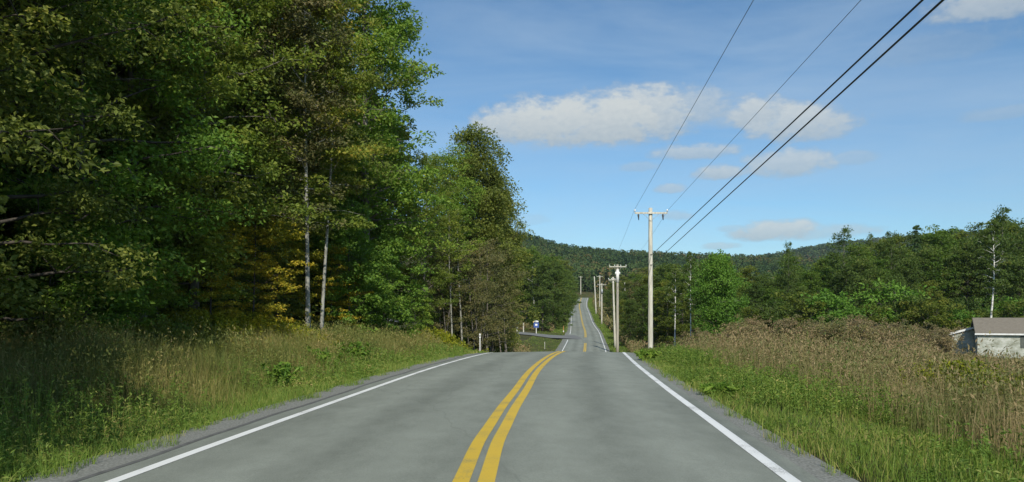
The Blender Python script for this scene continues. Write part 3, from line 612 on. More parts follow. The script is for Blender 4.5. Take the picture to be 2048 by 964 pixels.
# ------------------------------------------------------------------ far wooded hills (one mass)
def far_wood():
    rng = np.random.default_rng(77)
    def mass(name, label, n, ylo, yhi, pxlo, pxhi, fs, nf):
        Y = ylo+(yhi-ylo)*rng.random(n)**.8; px = rng.uniform(pxlo, pxhi, n); X = (px-CX)*Y/F; Z = ground(X, Y)
        keep = ~((np.abs(X-cxr(np.minimum(Y, 440))) < 9) & (Y < 440)); X, Y, Z = X[keep], Y[keep], Z[keep]; n = len(X)
        con = rng.random(n) < .2
        H = rng.uniform(10, 16, n); R = np.where(con, H*.2, H*rng.uniform(.24, .4, n))
        d = rng.normal(size=(n, nf, 3)); d /= np.linalg.norm(d, axis=2, keepdims=True); t = rng.random((n, nf))
        hz = np.where(con[:, None], t*H[:, None], H[:, None]*(.55+.45*d[..., 2]))
        rad = np.where(con[:, None], R[:, None]*(1-t)+.3, R[:, None])
        nh = np.linalg.norm(d[..., :2], axis=2)
        dx = np.where(con[:, None], d[..., 0]/nh, d[..., 0]); dy = np.where(con[:, None], d[..., 1]/nh, d[..., 1])
        rj = rng.uniform(.7, 1.1, (n, nf)); kind = np.where(con, rng.uniform(0, .25, n), np.clip(rng.beta(2.2, 2.2, n)*.85+.15+.16*np.sin(X*.02+Y*.013), 0, 1))
        P = np.stack([X[:, None]+dx*rad*rj, Y[:, None]+dy*rad*rj, Z[:, None]+hz-.5], -1).reshape(-1, 3)
        V, Q = leaf_quads(rng, P, fs, .8, .3, .3)
        me = new_mesh(name, V, Q, None, MT['wood']); at_ = me.attributes.new('tree_kind', 'FLOAT', 'POINT'); at_.data.foreach_set('value', np.repeat(kind, nf*4).astype(np.float32))
        tag(obj(name, me), label, None, None, 'stuff')
    mass('hillside_wood', 'mixed wood covering the nearer hill behind the road', 3600, 425, 930, 930, 1640, 1.35, 110)
    mass('ridge_wood', 'wood covering the far ridge above the right trees', 5200, 1080, 1560, 1380, 2250, 3.0, 34)
far_wood()

# ------------------------------------------------------------------ grass and weeds
ysr = lambda X: np.interp(X, [-45, -25, -12, -5, 0, 4, 8, 14], [190, 176, 167, 163.5, 161.5, 160.4, 159.6, 159.2])
not_side = lambda X, Y, u: ~((np.abs(Y-ysr(X)) < 4.2) & (u < 0))
lawn = lambda Y, u: (Y > 112) & (Y < 176) & (u < 0) & (u > -17)
def scatter(rng, n, ylo, yhi, ulo, uhi, p=1.6):
    Y = ylo+(yhi-ylo)*rng.random(n)**p; u = ulo+(uhi-ulo)*rng.random(n); return u, Y
def blades(rng, X, Y, Z, h, w, lean=.35, bendx=.0):
    n = len(X); a = rng.random(n)*2*math.pi; la = rng.random(n)*2*math.pi; l = np.abs(rng.normal(0, lean, n))*h
    wx, wy = np.cos(a)*w/2, np.sin(a)*w/2; dx, dy = np.cos(la)*l+bendx*h, np.sin(la)*l
    B = np.stack([X, Y, Z], -1); M = np.stack([X+dx*.35, Y+dy*.35, Z+h*.55], -1); T = np.stack([X+dx, Y+dy, Z+h], -1); W = np.stack([wx, wy, wx*0], -1)
    V = np.stack([B-W, B+W, M+W*.8, M-W*.8, T], 1).reshape(-1, 3); i = np.arange(n)*5
    return V, np.stack([i, i+1, i+2, i+3], -1), np.stack([i+3, i+2, i+4], -1)
def join(parts):
    V = []; Q = []; T = []; o = 0
    for v, q, t in parts:
        V.append(v)
        if q is not None and len(q): Q.append(q+o)
        if t is not None and len(t): T.append(t+o)
        o += len(v)
    return np.concatenate(V), np.concatenate(Q) if Q else None, np.concatenate(T) if T else None
def vn(x, y, s, k=0): return (np.sin(x*s*1.3+y*s*.7+k)+np.sin(x*s*.5-y*s*1.1+2.1*k+1)+np.sin(x*s*2.1+y*s*1.9+k*3))/3
def grass(name, label, n, ylo, yhi, ulo, uhi, h0, h1, w, mat, seed, edge=None, p=1.7, lean=.35, patch=None, hfun=None):
    rng = np.random.default_rng(seed); u, Y = scatter(rng, n, ylo, yhi, ulo, uhi, p); X = u+cxr(Y)
    keep = np.ones(n, bool)
    if edge is not None: keep &= edge(u, Y)
    if patch is not None: keep &= rng.random(n) < patch(X, Y, u)
    keep &= not_side(X, Y, u)
    u, Y, X = u[keep], Y[keep], X[keep]; n = len(u); Z = ground(X, Y)-.02
    hv = (h0+(h1-h0)*rng.random(n))*(1+.35*vn(X, Y, .8, seed))*np.where(lawn(Y, u), .4, 1); ww = w*(1+Y/38.0)*rng.uniform(.6, 1.3, n)
    if hfun is not None: hv = hv*hfun(X, Y, u)
    V, Q, T = blades(rng, X, Y, Z, hv, ww, lean)
    return tag(obj(name, new_mesh(name, V, Q, T, MT[mat])), label, None, None, 'stuff')
def stalks(name, label, n, ylo, yhi, ulo, uhi, h0, h1, mat, seed, p=1.5, nl=7, ls=.09, patch=None, hfun=None, plume=3, okf=None):
    rng = np.random.default_rng(seed); u, Y = scatter(rng, n, ylo, yhi, ulo, uhi, p); X = u+cxr(Y); keep = np.ones(n, bool)
    if patch is not None: keep &= rng.random(n) < patch(X, Y, u)
    if okf is not None: keep &= okf(X, Y)
    keep &= not_side(X, Y, u) & ~lawn(Y, u)
    u, Y, X = u[keep], Y[keep], X[keep]; n = len(u); Z = ground(X, Y)-.02
    hv = (h0+(h1-h0)*rng.random(n))*(1+.28*vn(X, Y, .5, seed))
    if hfun is not None: hv = hv*hfun(X, Y, u)
    sc_ = 1+Y/40.0
    la = rng.random(n)*6.283; l = np.abs(rng.normal(0, .16, n))*hv; dx, dy = np.cos(la)*l, np.sin(la)*l
    a = rng.random(n)*6.283; w = .009*sc_; W = np.stack([np.cos(a)*w/2, np.sin(a)*w/2, a*0], -1)
    B = np.stack([X, Y, Z], -1); M = np.stack([X+dx*.4, Y+dy*.4, Z+hv*.55], -1); T = np.stack([X+dx, Y+dy, Z+hv], -1)
    V = np.stack([B-W, B+W, M+W*.8, M-W*.8, T], 1).reshape(-1, 3); i = np.arange(n)*5
    parts = [(V, np.stack([i, i+1, i+2, i+3], -1), np.stack([i+3, i+2, i+4], -1))]
    t = rng.random((n, nl))*.8+.15; base = np.stack([X[:, None]+dx[:, None]*t*t, Y[:, None]+dy[:, None]*t*t, Z[:, None]+hv[:, None]*t], -1)
    out = rng.normal(size=(n, nl, 3)); out[..., 2] = np.abs(out[..., 2])*.6+.2; out /= np.linalg.norm(out, axis=2, keepdims=True)
    P = (base+out*(ls*.7)*sc_[:, None, None]).reshape(-1, 3)
    v, q = leaf_quads(rng, P, (ls*np.repeat(sc_, nl))[:, None], .34, .2, align=out.reshape(-1, 3)); parts.append((v, q, None))
    if plume:
        o = rng.normal(0, .035, (n, plume, 3))*sc_[:, None, None]; o[..., 2] *= 2.2
        P = (T[:, None, :]+o-np.array([0, 0, .04])).reshape(-1, 3); al = np.tile([0, 0, 1.0], (len(P), 1))
        v, q = leaf_quads(rng, P, (ls*1.2*np.repeat(sc_, plume))[:, None], .4, 0, align=al); parts.append((v, q, None))
    V, Q, T_ = join(parts)
    return tag(obj(name, new_mesh(name, V, Q, T_, MT[mat])), label, None, None, 'stuff')
lrise = lambda X, Y, u: np.clip((-u-5.4)/2.8, .25, 1)*np.where(Y < 14, np.clip((-u-6.2)/2.6, .25, 1), 1)
yard = lambda X, Y: (Y > 38) & (X > .575*Y)
eL = lambda u, Y: u < -4.4+.24*vn(u*0, Y, 1.9, 1)+.12*np.sin(Y*4.1)+.07*np.sin(Y*9.7)
eR = lambda u, Y: u > 3.82+.17*vn(u*0, Y, 2.3, 2)+.12*np.sin(Y*5.3)+.07*np.sin(Y*11.7)
grass('verge_grass', 'green grass along the left road edge', 120000, 4, 60, -8.6, -4.1, .07, .28, .0065, 'grass', 41, eL, lean=.5)
grass('verge_grass', 'green grass along the right road edge', 120000, 4, 60, 3.7, 10.8, .07, .26, .0065, 'grass', 42, eR, lean=.5)
grass('verge_grass', 'distant green grass beside the left road edge past the crest', 40000, 60, 400, -11, -4.1, .15, .4, .01, 'grass', 43, eL, 1.2)
grass('verge_grass', 'distant green grass beside the right road edge past the crest', 40000, 60, 400, 3.9, 10, .15, .4, .01, 'grass', 44, eR, 1.2)
grass('meadow_grass', 'mixed dry grass under the tall weeds on the left', 110000, 5, 60, -13.5, -6.0, .4, 1.15, .0065, 'weed_olive', 45, lean=.3, hfun=lrise)
grass('meadow_grass', 'mixed dry grass under the tall weeds on the right field', 190000, 5, 80, 6.6, 36, .35, .95, .0065, 'weed', 46, lean=.3, patch=lambda X, Y, u: np.where(yard(X, Y), .25, 1.0))
house_free = lambda X, Y: ~((X > 43) & (X < 62) & (Y > 66) & (Y < 90))
open_yard = lambda X, Y, u: np.where(yard(X, Y), .22, np.where((Y > 24) & (X > .56*Y), .6, 1.0))
stalks('tall_weeds', 'tall tan weeds between the left verge and the wood', 16000, 6, 60, -12.5, -6.3, .65, 1.25, 'weed_olive', 51, 1.5, nl=12, ls=.05, patch=lambda X, Y, u: np.clip((-u-6.2)/1.5, .1, 1)*(.55+.7*vn(X, Y, .4, 3)), hfun=lrise)
stalks('green_weeds', 'green leafy weeds mixed into the left verge', 20000, 4.5, 60, -11, -4.6, .15, .75, 'grass', 52, 1.4, nl=16, ls=.05, plume=0, patch=lambda X, Y, u: np.clip(.45+.8*vn(X, Y, .5, 9), 0, 1), hfun=lambda X, Y, u: np.clip((-u-4.2)/1.6, .3, 1))
stalks('tall_weeds', 'tall tan and russet weeds filling the field on the right', 60000, 6, 98, 6.0, 52, .65, 1.3, 'weed', 53, 1.15, nl=10, ls=.055, patch=lambda X, Y, u: np.clip((u-6.3)/1.8, .03, 1), okf=house_free, hfun=lambda X, Y, u: open_yard(X, Y, u)*(1+.35*vn(X, Y, 1.3, 8)))
stalks('red_weeds', 'russet seeded weeds scattered through the right field', 26000, 10, 98, 7.5, 52, .9, 1.5, 'red', 54, 1.1, nl=10, ls=.055, patch=lambda X, Y, u: np.clip(.45+1.0*vn(X, Y, .22, 6), 0, 1), okf=house_free, hfun=lambda X, Y, u: open_yard(X, Y, u)*(1+.35*vn(X, Y, 1.3, 8)))
stalks('green_weeds', 'green leafy weeds mixed into the right verge and field', 34000, 4.5, 70, 4.0, 20, .16, .7, 'grass', 55, 1.5, nl=16, ls=.052, plume=0, patch=lambda X, Y, u: np.clip(.5+.8*vn(X, Y, .5, 4), 0, 1)*np.clip(1.5-(u-4)/5, .15, 1), hfun=lambda X, Y, u: np.clip((u-3.7)/1.6, .3, 1))
stalks('tall_weeds', 'brown weeds on the banks past the crest on the left', 14000, 60, 400, -16, -8, .5, 1.1, 'weed', 56, 1.2)
stalks('tall_weeds', 'brown weeds on the banks past the crest on the right', 14000, 90, 400, 7, 18, .5, 1.2, 'weed', 57, 1.2)
def clump(px, Y, rx, ry, n, h, label, seed, mat='rod'):
    rng = np.random.default_rng(seed); x0 = at(px, Y); X = x0+rng.normal(0, rx, n); Yy = Y+rng.normal(0, ry, n); Z = ground(X, Yy)
    d = ((X-x0)/rx)**2+((Yy-Y)/ry)**2; hv = h*(1-.09*d).clip(.4, 1)*rng.uniform(.75, 1.05, n)
    parts = []; v, q, t = blades(rng, X, Yy, Z, hv, np.full(n, .018), .12); parts.append((v, q, t))
    nl = 26; tt = rng.random((n, nl))**.6; P = np.stack([X[:, None]+rng.normal(0, .05, (n, nl)), Yy[:, None]+rng.normal(0, .05, (n, nl)), Z[:, None]+hv[:, None]*(.15+.87*tt)], -1).reshape(-1, 3)
    v, q = leaf_quads(rng, P, .085*(1+Y/45), .35, .2); parts.append((v, q, None)); V, Q, T = join(parts)
    tag(obj('goldenrod', new_mesh('goldenrod', V, Q, T, MT[mat])), label, None, None, 'stuff')
clump(868, 47, 1.0, 1.0, 420, 1.75, 'yellow green goldenrod clump at the wood edge behind the verge', 61)
clump(470, 29, 1.7, 1.0, 520, 1.45, 'yellow green goldenrod strip under the golden saplings', 62)
clump(380, 26.5, 1.3, .8, 320, 1.5, 'goldenrod strip at the edge of the shade on the left', 63)
clump(250, 23, 1.2, .8, 300, 1.3, 'goldenrod patch deep in the shade on the left', 65)
clump(560, 31.5, 1.0, .8, 260, 1.3, 'yellow green weed patch left of the twin pale trunks', 66)
clump(1925, 19, .8, .8, 120, 1.2, 'yellow flowered goldenrod among the tan weeds on the right', 64)

# leafy plants one can tell apart on the left verge and right verge
def leafy(px, Y, h, label, seed, mat='green', grp='leafy plants on the verges', stems=14, rad=.45):
    rng = np.random.default_rng(seed); x = at(px, Y); t = thing('leafy_plant', label, 'plant', (x, Y, gz(x, Y)), 0, grp); mb = MB(); P = []; A = []
    for i in range(stems):
        a = rng.random()*6.28; r = rng.random()*rad; tip = np.array([math.cos(a)*r*1.8, math.sin(a)*r*1.8, h*rng.uniform(.6, 1.0)]); b = np.array([math.cos(a)*r*.5, math.sin(a)*r*.5, 0]); m = (b+tip)/2+np.array([0, 0, h*.12])
        mb.tube([b, m, tip], [.007, .005, .002], 4, False)
        for k in range(26):
            s = rng.uniform(.15, 1); q = (b*(1-s)**2+2*m*s*(1-s)+tip*s*s); o = rng.normal(size=3); o[2] = abs(o[2])*.3; o /= np.linalg.norm(o); P.append(q+o*.06); A.append(o)
    mb.build('stem', MT['grass'], t); v, q = leaf_quads(rng, np.array(P), .15*(1+Y/60), .38, .5, align=np.array(A)); obj('foliage', new_mesh('foliage', v, q, None, MT[mat]), t)
leafy(568, 19.5, .75, 'bright green leafy weed beside the left shoulder, nearest of three', 71)
leafy(655, 25, .85, 'green leafy weed left of the darkest weed on the left verge', 72)
leafy(705, 27.5, .95, 'dark green bushy weed on the left verge', 73, 'green', rad=.6)
leafy(1665, 21, .8, 'dark leafy weed where green verge meets tan weeds on the right', 74, 'green')
leafy(1445, 16.3, .28, 'low green plant growing over the right shoulder', 75, 'green', rad=.35)
leafy(1296, 30, .45, 'small green plant at the right shoulder near the crest', 76, 'green')

# ------------------------------------------------------------------ utility poles and wires
GP = 'utility poles along the right side of the road'
def pole(px, Y, ty, r0, label, arm=None, arm_w=2.6, mat='pole', pxb=None, arm_ang=0.0, xr=None, extras=(), name='utility_pole'):
    x = at(px, Y) if xr is None else xr; zb = gz(x, Y); top = CH+(HY-ty)*Y/F if Y > 0 else zb+10.7; H = top-zb
    t = thing(name, label, 'utility pole', (x, Y, zb-.3), 0, GP); H += .3
    xb = 0 if pxb is None else (pxb-px)*Y/F
    P = [(xb*(1-s), 0, H*s) for s in (0, .15, .3, .45, .6, .75, .9, 1)]
    MB().tube(P, [r0*(1-.28*s) for s in (0, .15, .3, .45, .6, .75, .9, 1)], 14).build('shaft', MT[mat], t, True)
    if arm is not None:
        za = H-arm
        MB().box((0, -r0-.02, za), (arm_w, .1, .13), arm_ang).build('crossarm', MT['pole'], t)
        b = MB()
        for s in (-1, 1): b.tube([(s*.62, -r0-.03, za-.05), (0, -r0*.85, za-.62)], .014, 6)
        b.build('arm_brace', MT['grey_metal'], t)
        for s in extras if extras else (-.96, -.35, .35, .96):
            MB().tube([(s*arm_w/2, -r0-.02, za+.065), (s*arm_w/2, -r0-.02, za+.14), (s*arm_w/2, -r0-.02, za+.15), (s*arm_w/2, -r0-.02, za+.21), (s*arm_w/2, -r0-.02, za+.22), (s*arm_w/2, -r0-.02, za+.29)], [.02, .025, .075, .07, .05, .045], 10).build('insulator', MT['porcelain'], t, True)
    return t, x, H, zb
tA, xA, HA, zA = pole(1301, 58, 416, .205, 'tall pale wooden pole nearest the camera, rising above the trees', .42, 2.5, extras=(-1.0, 1.0))
for s in (-.98, .9):   # hanging cutouts
    MB().tube([(s, -.24, HA-.5), (s, -.26, HA-.56), (s, -.27, HA-.62), (s+.01, -.3, HA-.8), (s+.02, -.3, HA-.98)], [.02, .08, .07, .05, .025], 8).build('cutout', MT['dark_metal'], tA, True)
MB().tube([(0, -.19, HA-3.6), (0, -.26, HA-3.6)], .04, 8).build('bracket', MT['dark_metal'], tA)
MB().tube([(0, -.19, HA-4.4), (0, -.26, HA-4.4)], .04, 8).build('bracket', MT['dark_metal'], tA)
tB, xB, HB, zB = pole(1235, 112, 529, .23, 'second pole from the camera with a white sleeved top', .35, 2.55, 'pole_old')
MB().tube([(0, 0, HB-2.7), (0, 0, HB-.75)], .235, 14).build('sleeve', MT['sleeve'], tB, True)
for s in (-.3, .3): MB().tube([(s, -.12, HB-1.5), (s, -.12, HB-1.1)], .07, 8).build('arrester', MT['porcelain'], tB, True)
tC, xC, HC, zC = pole(1226, 127, 554, .2, 'leaning pole close behind the white sleeved pole', .5, 1.6, 'pole', 1230.5)
tD, xD, HD, zD = pole(1203.5, 230, 567, .24, 'pole with a transformer can on the climbing road', .4, 2.6, 'pole')
MB().tube([(.0, -.45, HD-2.9), (.0, -.45, HD-2.8), (.0, -.45, HD-1.9), (.0, -.45, HD-1.8)], [.22, .3, .3, .2], 14).build('transformer', MT['grey_metal'], tD, True)
tE, xE, HE, zE = pole(1199.5, 300, 551, .22, 'pole seen just behind the transformer pole, with a level crossarm', .4, 2.6, 'pole')
tF, xF, HF, zF = pole(1188.6, 285, 553, .26, 'slightly leaning pole left of the transformer pole', None, 0, 'pole', 1192.3)
tG, xG, HG, zG = pole(1161.5, 431, 553, .28, 'farthest pole, alone where the road tops the far rise', .3, 2.2, 'pole')
tH, xH, HH, zH = pole(1249.7, 215, 565, .2, 'pole top rising from the bushes right of the white sleeved pole', None, 0, 'pole')
# near pole behind the traveller that carries the wires out of the picture
tN, xN, HN, zN = pole(0, -12, 0, .205, 'pole beside the road behind the camera', None, xr=4.9)
def wire(name, p, q, sag, r, mat, label, k=40, grp='wires strung along the poles'):
    P = []
    for i in range(k+1):
        t = i/k; v = [p[j]*(1-t)+q[j]*t for j in range(3)]; v[2] -= sag*4*t*(1-t); P.append(v)
    tag(MB().tube(P, r, 6, False).build(name, MT[mat], None, True), label, 'wire', grp)
def lift(px, Y, py): return (at(px, Y), Y, CH+(HY-py)*Y/F)
def back(p, px, zc, Yend=-12.0):   # straight through p and the photo-top point at column px, carried on to Yend
    kx = (px-CX)/F; kz = (HY-0)/F
    # find Y1 where height equals p.z
    Y1 = (p[2]+zc-CH)/kz; X1 = kx*Y1; Z1 = p[2]+zc; f = (Yend-p[1])/(Y1-p[1])
    return tuple(p[j]+((X1, Y1, Z1)[j]-p[j])*f for j in range(3))
pL = lift(1268, 57.75, 421); pR = lift(1335, 57.75, 421); pc1 = (xA+.02, 57.7, CH+(HY-510)*57.7/F); pc2 = (xA+.02, 57.7, CH+(HY-531)*57.7/F)
qL = back(pL, 1507, 0); qR = back(pR, 1722, 0); qc1 = back(pc1, 1845, 0); qc2 = back(pc2, 1886, 0)
wire('power_line', pL, qL, 0.0, .0085, 'wire_thin', 'thin wire, left of the four, from the left end of the tall pole crossarm')
wire('power_line', pR, qR, 0.0, .0085, 'wire_thin', 'thin wire, second from left, from the right end of the tall pole crossarm')
wire('cable', pc1, qc1, 0.0, .018, 'wire', 'upper of the two thick black cables crossing the sky')
wire('cable', pc2, qc2, 0.0, .0165, 'wire', 'lower of the two thick black cables crossing the sky')
MB().box(((qL[0]+qR[0])/2-tN.location[0], 0, qL[2]-tN.location[2]-.2), (abs(qR[0]-qL[0])+.3, .1, .13)).build('crossarm', MT['pole'], tN)
def armpt(t, x, Y, H, zb, s, w): return (x+s*w/2, Y-.25, zb-.3+H-.15)
a = [(pL, pR, pc1, pc2)]
bL, bR = armpt(tB, xB, 112, HB, zB, -.96, 2.55), armpt(tB, xB, 112, HB, zB, .96, 2.55)
wire('power_line', pL, bL, .5, .008, 'wire_thin', 'left thin wire from the tall pole to the white sleeved pole'); wire('power_line', pR, bR, .5, .008, 'wire_thin', 'right thin wire from the tall pole to the white sleeved pole')
wire('cable', pc1, (xB, 111.8, bL[2]-3.2), .6, .016, 'wire', 'upper black cable from the tall pole to the white sleeved pole')
wire('cable', pc2, (xB, 111.8, bL[2]-4.0), .6, .016, 'wire', 'lower black cable from the tall pole to the white sleeved pole')
dL, dR = armpt(tD, xD, 230, HD, zD, -.9, 2.6), armpt(tD, xD, 230, HD, zD, .9, 2.6)
wire('power_line', bL, dL, 1.6, .008, 'wire_thin', 'left thin wire from the white sleeved pole to the transformer pole'); wire('power_line', bR, dR, 1.6, .008, 'wire_thin', 'right thin wire from the white sleeved pole to the transformer pole')
# guy wire guards leaning beside the road
def hit(px, py, y0=60, y1=330):
    for Y in np.arange(y0, y1, .5):
        x = at(px, Y)
        if HY-(gz(x, Y)-CH)*F/Y <= py: return x, float(Y)
    return at(px, 170), 170.0
for (p0, p1, lab) in (((1214.5, 629), (1219.4, 646), 'yellow guard on a leaning guy wire right of the road'), ((1219, 655), (1224, 664), 'short yellow guard on a leaning guy wire nearer the dip')):
    bx_, by_ = hit(p1[0], p1[1], 130); A_ = lift(p0[0], by_, p0[1]); B_ = (bx_, by_, gz(bx_, by_)-.1)
    tag(MB().tube([B_, A_], .07, 6).build('guy_guard', MT['yellow_guard']), lab, 'guy guard')

# ------------------------------------------------------------------ small roadside things
def delineator(px, Y, h, label, two=True):
    x = at(px, Y); t = thing('marker_post', label, 'marker post', (x, Y, gz(x, Y)-.1), 0, None)
    MB().box((0, 0, h/2), (.04, .03, h)).build('post', MT['white_paint'], t)
    MB().box((0, -.03, h-.1), (.085, .015, .24)).build('reflector_plate', MT['white_paint'], t)
    MB().box((0, -.042, h-.1), (.045, .008, .12)).build('number_panel', MT['dark_metal'], t)
x = at(960, 42.5); delineator(960, 42.5, CH+(HY-668)*42.5/F-gz(x, 42.5)+.1, 'slim white marker post at the left verge near the crest')
x = at(1089, 124); delineator(1089.5, 124, CH+(HY-684)*124/F-gz(x, 124)+.1, 'weathered marker post in the grass before the side road')
x = at(1127, 178)
t = thing('marker_post', 'short orange and white marker post just beyond the side road', 'marker post', (x, 178, gz(x, 178)))
MB().tube([(0, 0, -.1), (0, 0, 1.7)], .06, 8).build('post', plain_mat('orange_paint', (.5, .2, .08), (.6, .27, .12)), t); MB().tube([(0, 0, .25), (0, 0, .6)], .13, 10).build('band', MT['white_paint'], t)
YS = 166
def signpost(px, ty, label, cat, kind):
    x = at(px, YS); zb = gz(x, YS); top = CH+(HY-ty)*YS/F; H = max(2.2, top-zb)
    t = thing('sign_post', label, cat, (x, YS, zb))
    MB().box((0, 0, H/2-.1), (.14 if kind != 'wood' else .2, .1, H+.1)).build('post', MT['pole'] if kind == 'wood' else MT['sleeve'], t)
    if kind == 'street':
        MB().box((0, -.08, H-.12), (.95, .03, .26), .5).build('name_plate', MT['green_sign'], t); MB().box((0, -.06, H-.45), (.85, .03, .26), -.6).build('name_plate', MT['green_sign'], t)
        MB().box((0, -.1, H-1.1), (.5, .03, .5)).build('sign_panel', MT['sleeve'], t)
    if kind == 'blue':
        MB().box((0, -.08, H-1.0), (1.15, .04, 1.15)).build('sign_panel', MT['blue_sign'], t)
        e = MB(); n = 20; V = [(0, 0, 0)]+[(.5*math.cos(2*math.pi*i/n), 0, .19*math.sin(2*math.pi*i/n)) for i in range(n)]; Vb = [(a, .04, c) for a, _, c in V]
        V = [(a+.02, b-.1, c+H-.2) for a, b, c in V+Vb]; T = []; m = n+1
        for i in range(n):
            j = (i+1) % n; T += [(0, 1+i, 1+j), (m, m+1+j, m+1+i), (1+i, m+1+i, m+1+j), (1+i, m+1+j, 1+j)]
        e.add(V, (), T).build('top_panel', MT['white_paint'], t)
        MB().box((0, -.115, H-.95), (.5, .02, .4)).build('emblem', MT['white_paint'], t)
        MB().box((-.62, -.08, H-.3), (.22, .04, .3)).build('side_panel', MT['yellow_guard'], t)
signpost(1034, 646, 'pale post with green street name plates, leftmost at the side road', 'street sign', 'street')
signpost(1047, 647, 'plain wooden post between the two signs at the side road', 'post', 'wood')
signpost(1072.5, 641, 'blue square sign under a white oval panel at the side road', 'road sign', 'blue')

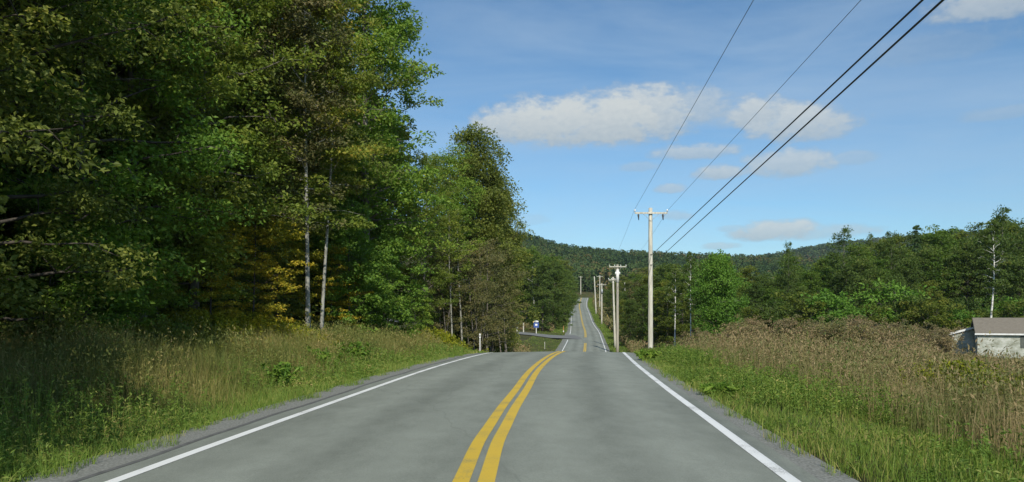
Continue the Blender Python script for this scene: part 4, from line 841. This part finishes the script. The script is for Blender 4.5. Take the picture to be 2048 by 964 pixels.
# ------------------------------------------------------------------ house in the field
def house():
    zb = -2.55; t = thing('house', 'small pale sided house with brown roof behind the weeds at the right border', 'house', (46.55, 75, 0), R_(-27))
    siding, nt, N, L, P = base_mat('siding')
    tc = N.new('ShaderNodeTexCoord'); sp = N.new('ShaderNodeSeparateXYZ'); L.new(tc.outputs['Object'], sp.inputs[0])
    n = noise_node(N, L, .8, 6, .7, stretch=(1, 1, 1.6)); r = ramp(N, [(.36, (.28, .29, .22)), (.5, (.5, .52, .45)), (.6, (.66, .67, .62))]); L.new(n, r.inputs[0]); L.new(r.outputs[0], P.inputs['Base Color'])
    ml = N.new('ShaderNodeMath'); ml.operation = 'MULTIPLY'; ml.inputs[1].default_value = 7; L.new(sp.outputs[2], ml.inputs[0]); fr = N.new('ShaderNodeMath'); fr.operation = 'FRACT'; L.new(ml.outputs[0], fr.inputs[0])
    bp = N.new('ShaderNodeBump'); bp.inputs['Strength'].default_value = .9; bp.inputs['Distance'].default_value = .03; L.new(fr.outputs[0], bp.inputs['Height']); L.new(bp.outputs[0], P.inputs['Normal']); P.inputs['Roughness'].default_value = .7
    shingle = plain_mat('roof_shingle', (.15, .13, .1), (.22, .195, .155), 4, .9, 6, (1, 3, 3), .5)
    Lg, D, zt, zrd = 11.0, 6.2, .1, 1.55
    w = MB(); w.add([(0, 0, zb), (Lg, 0, zb), (Lg, D, zb), (0, D, zb), (0, 0, zt), (Lg, 0, zt), (Lg, D, zt), (0, D, zt), (0, D/2, zrd-.1), (Lg, D/2, zrd-.1)],
          [(0, 1, 5, 4), (2, 3, 7, 6)], [(3, 0, 4), (3, 4, 7), (4, 8, 7), (1, 2, 6), (1, 6, 5), (5, 6, 9)])
    w.build('wall', siding, t)
    rf = MB(); o = .28; s = (zrd-zt)/(D/2); e = zt-o*s+.1
    pr = [(-o, e), (D/2, zrd+.08), (D+o, e), (D+o, e-.09), (D/2, zrd-.02), (-o, e-.09)]
    V = [(x_, y, z) for x_ in (-.18, Lg+.3) for y, z in pr]
    rf.add(V, [(0, 6, 7, 1), (1, 7, 8, 2), (2, 8, 9, 3), (3, 9, 10, 4), (4, 10, 11, 5), (5, 11, 6, 0), (0, 1, 4, 5), (1, 2, 3, 4), (6, 11, 10, 7), (7, 10, 9, 8)]); rfo = rf.build('roof', shingle, t)
    MB().box((Lg/2, -o-.03, e-.07), (Lg+.5, .05, .15)).build('gutter', MT['white_paint'], rfo)
    MB().add([(-.21, -o, e-.2), (-.21, D/2, zrd-.1), (-.21, D/2, zrd+.06), (-.21, -o, e), (-.185, -o, e-.2), (-.185, D/2, zrd-.1), (-.185, D/2, zrd+.06), (-.185, -o, e)], [(0, 1, 2, 3), (7, 6, 5, 4), (0, 4, 5, 1), (3, 2, 6, 7)]).build('fascia', shingle, rfo)
    # windows on the front
    for xw in (4.6, 8.4):
        wn = MB(); 
        for (cx_, cz_, sx_, sz_) in ((0, .55, 1.3, .09), (0, -.55, 1.3, .09), (-.62, 0, .09, 1.05), (.62, 0, .09, 1.05), (0, 0, 1.2, .06)): wn.box((xw+cx_, -.03, -.72+cz_), (sx_, .07, sz_))
        wo = wn.build('window', MT['white_paint'], t); MB().box((xw, -.012, -.72), (1.2, .02, 1.05)).build('pane', plain_mat('glass_dark', (.03, .035, .04), (.06, .065, .07), 2, .12), wo)
        for sgn in (-1, 1):
            MB().box((xw+sgn*.84, -.025, -.72), (.32, .05, 1.2)).build('shutter', plain_mat('shutter_paint', (.07, .08, .07), (.11, .12, .1), 5, .6), t)
    # lean-to at the rear of the gable end
    y0, y1 = 3.4, D; xa = -2.0
    MB().add([(xa, y0, zb), (-.02, y0, zb), (-.02, y1, zb), (xa, y1, zb), (xa, y0, -.1), (-.02, y0, .5), (-.02, y1, .5), (xa, y1, -.1)], [(0, 1, 5, 4), (2, 3, 7, 6), (3, 0, 4, 7), (4, 5, 6, 7)]).build('lean_to', siding, t)
    V = [(x_, y, z+dz) for y in (y0-.25, y1+.2) for x_, z in ((xa-.3, -.12), (-.03, .56)) for dz in (0, .08)]
    lr = MB().add(V, [(0, 2, 3, 1), (4, 5, 7, 6), (1, 3, 7, 5), (0, 4, 6, 2), (0, 1, 5, 4), (2, 6, 7, 3)]).build('lean_to_roof', shingle, t)
    V = [(x_, y, z+dz) for y in (y0-.3, y0-.255) for x_, z in ((xa-.34, -.2), (-.03, .5)) for dz in (0, .2)]
    MB().add(V, [(0, 2, 3, 1), (4, 5, 7, 6), (1, 3, 7, 5), (0, 4, 6, 2), (0, 1, 5, 4), (2, 6, 7, 3)]).build('fascia', MT['white_paint'], lr)
    MB().box((Lg*.72, D*.5, zrd+.3), (.5, .5, .8)).build('chimney', plain_mat('chimney_brick', (.18, .09, .07), (.26, .14, .1), 6, .9), rfo)
house()

# ------------------------------------------------------------------ haze
def haze():
    m = bpy.data.materials.new('haze'); m.use_nodes = True; nt = m.node_tree; N = nt.nodes
    N.remove(N['Principled BSDF']); v = N.new('ShaderNodeVolumePrincipled'); v.inputs['Density'].default_value = 0.00008
    v.inputs['Color'].default_value = (.82, .9, 1.0, 1); v.inputs['Anisotropy'].default_value = .2
    nt.links.new(v.outputs[0], N['Material Output'].inputs['Volume'])
    tag(MB().box((0, 1180, 115), (4400, 2560, 260)).build('haze', m), 'thin pale air over the whole valley', None, None, 'stuff')
haze()
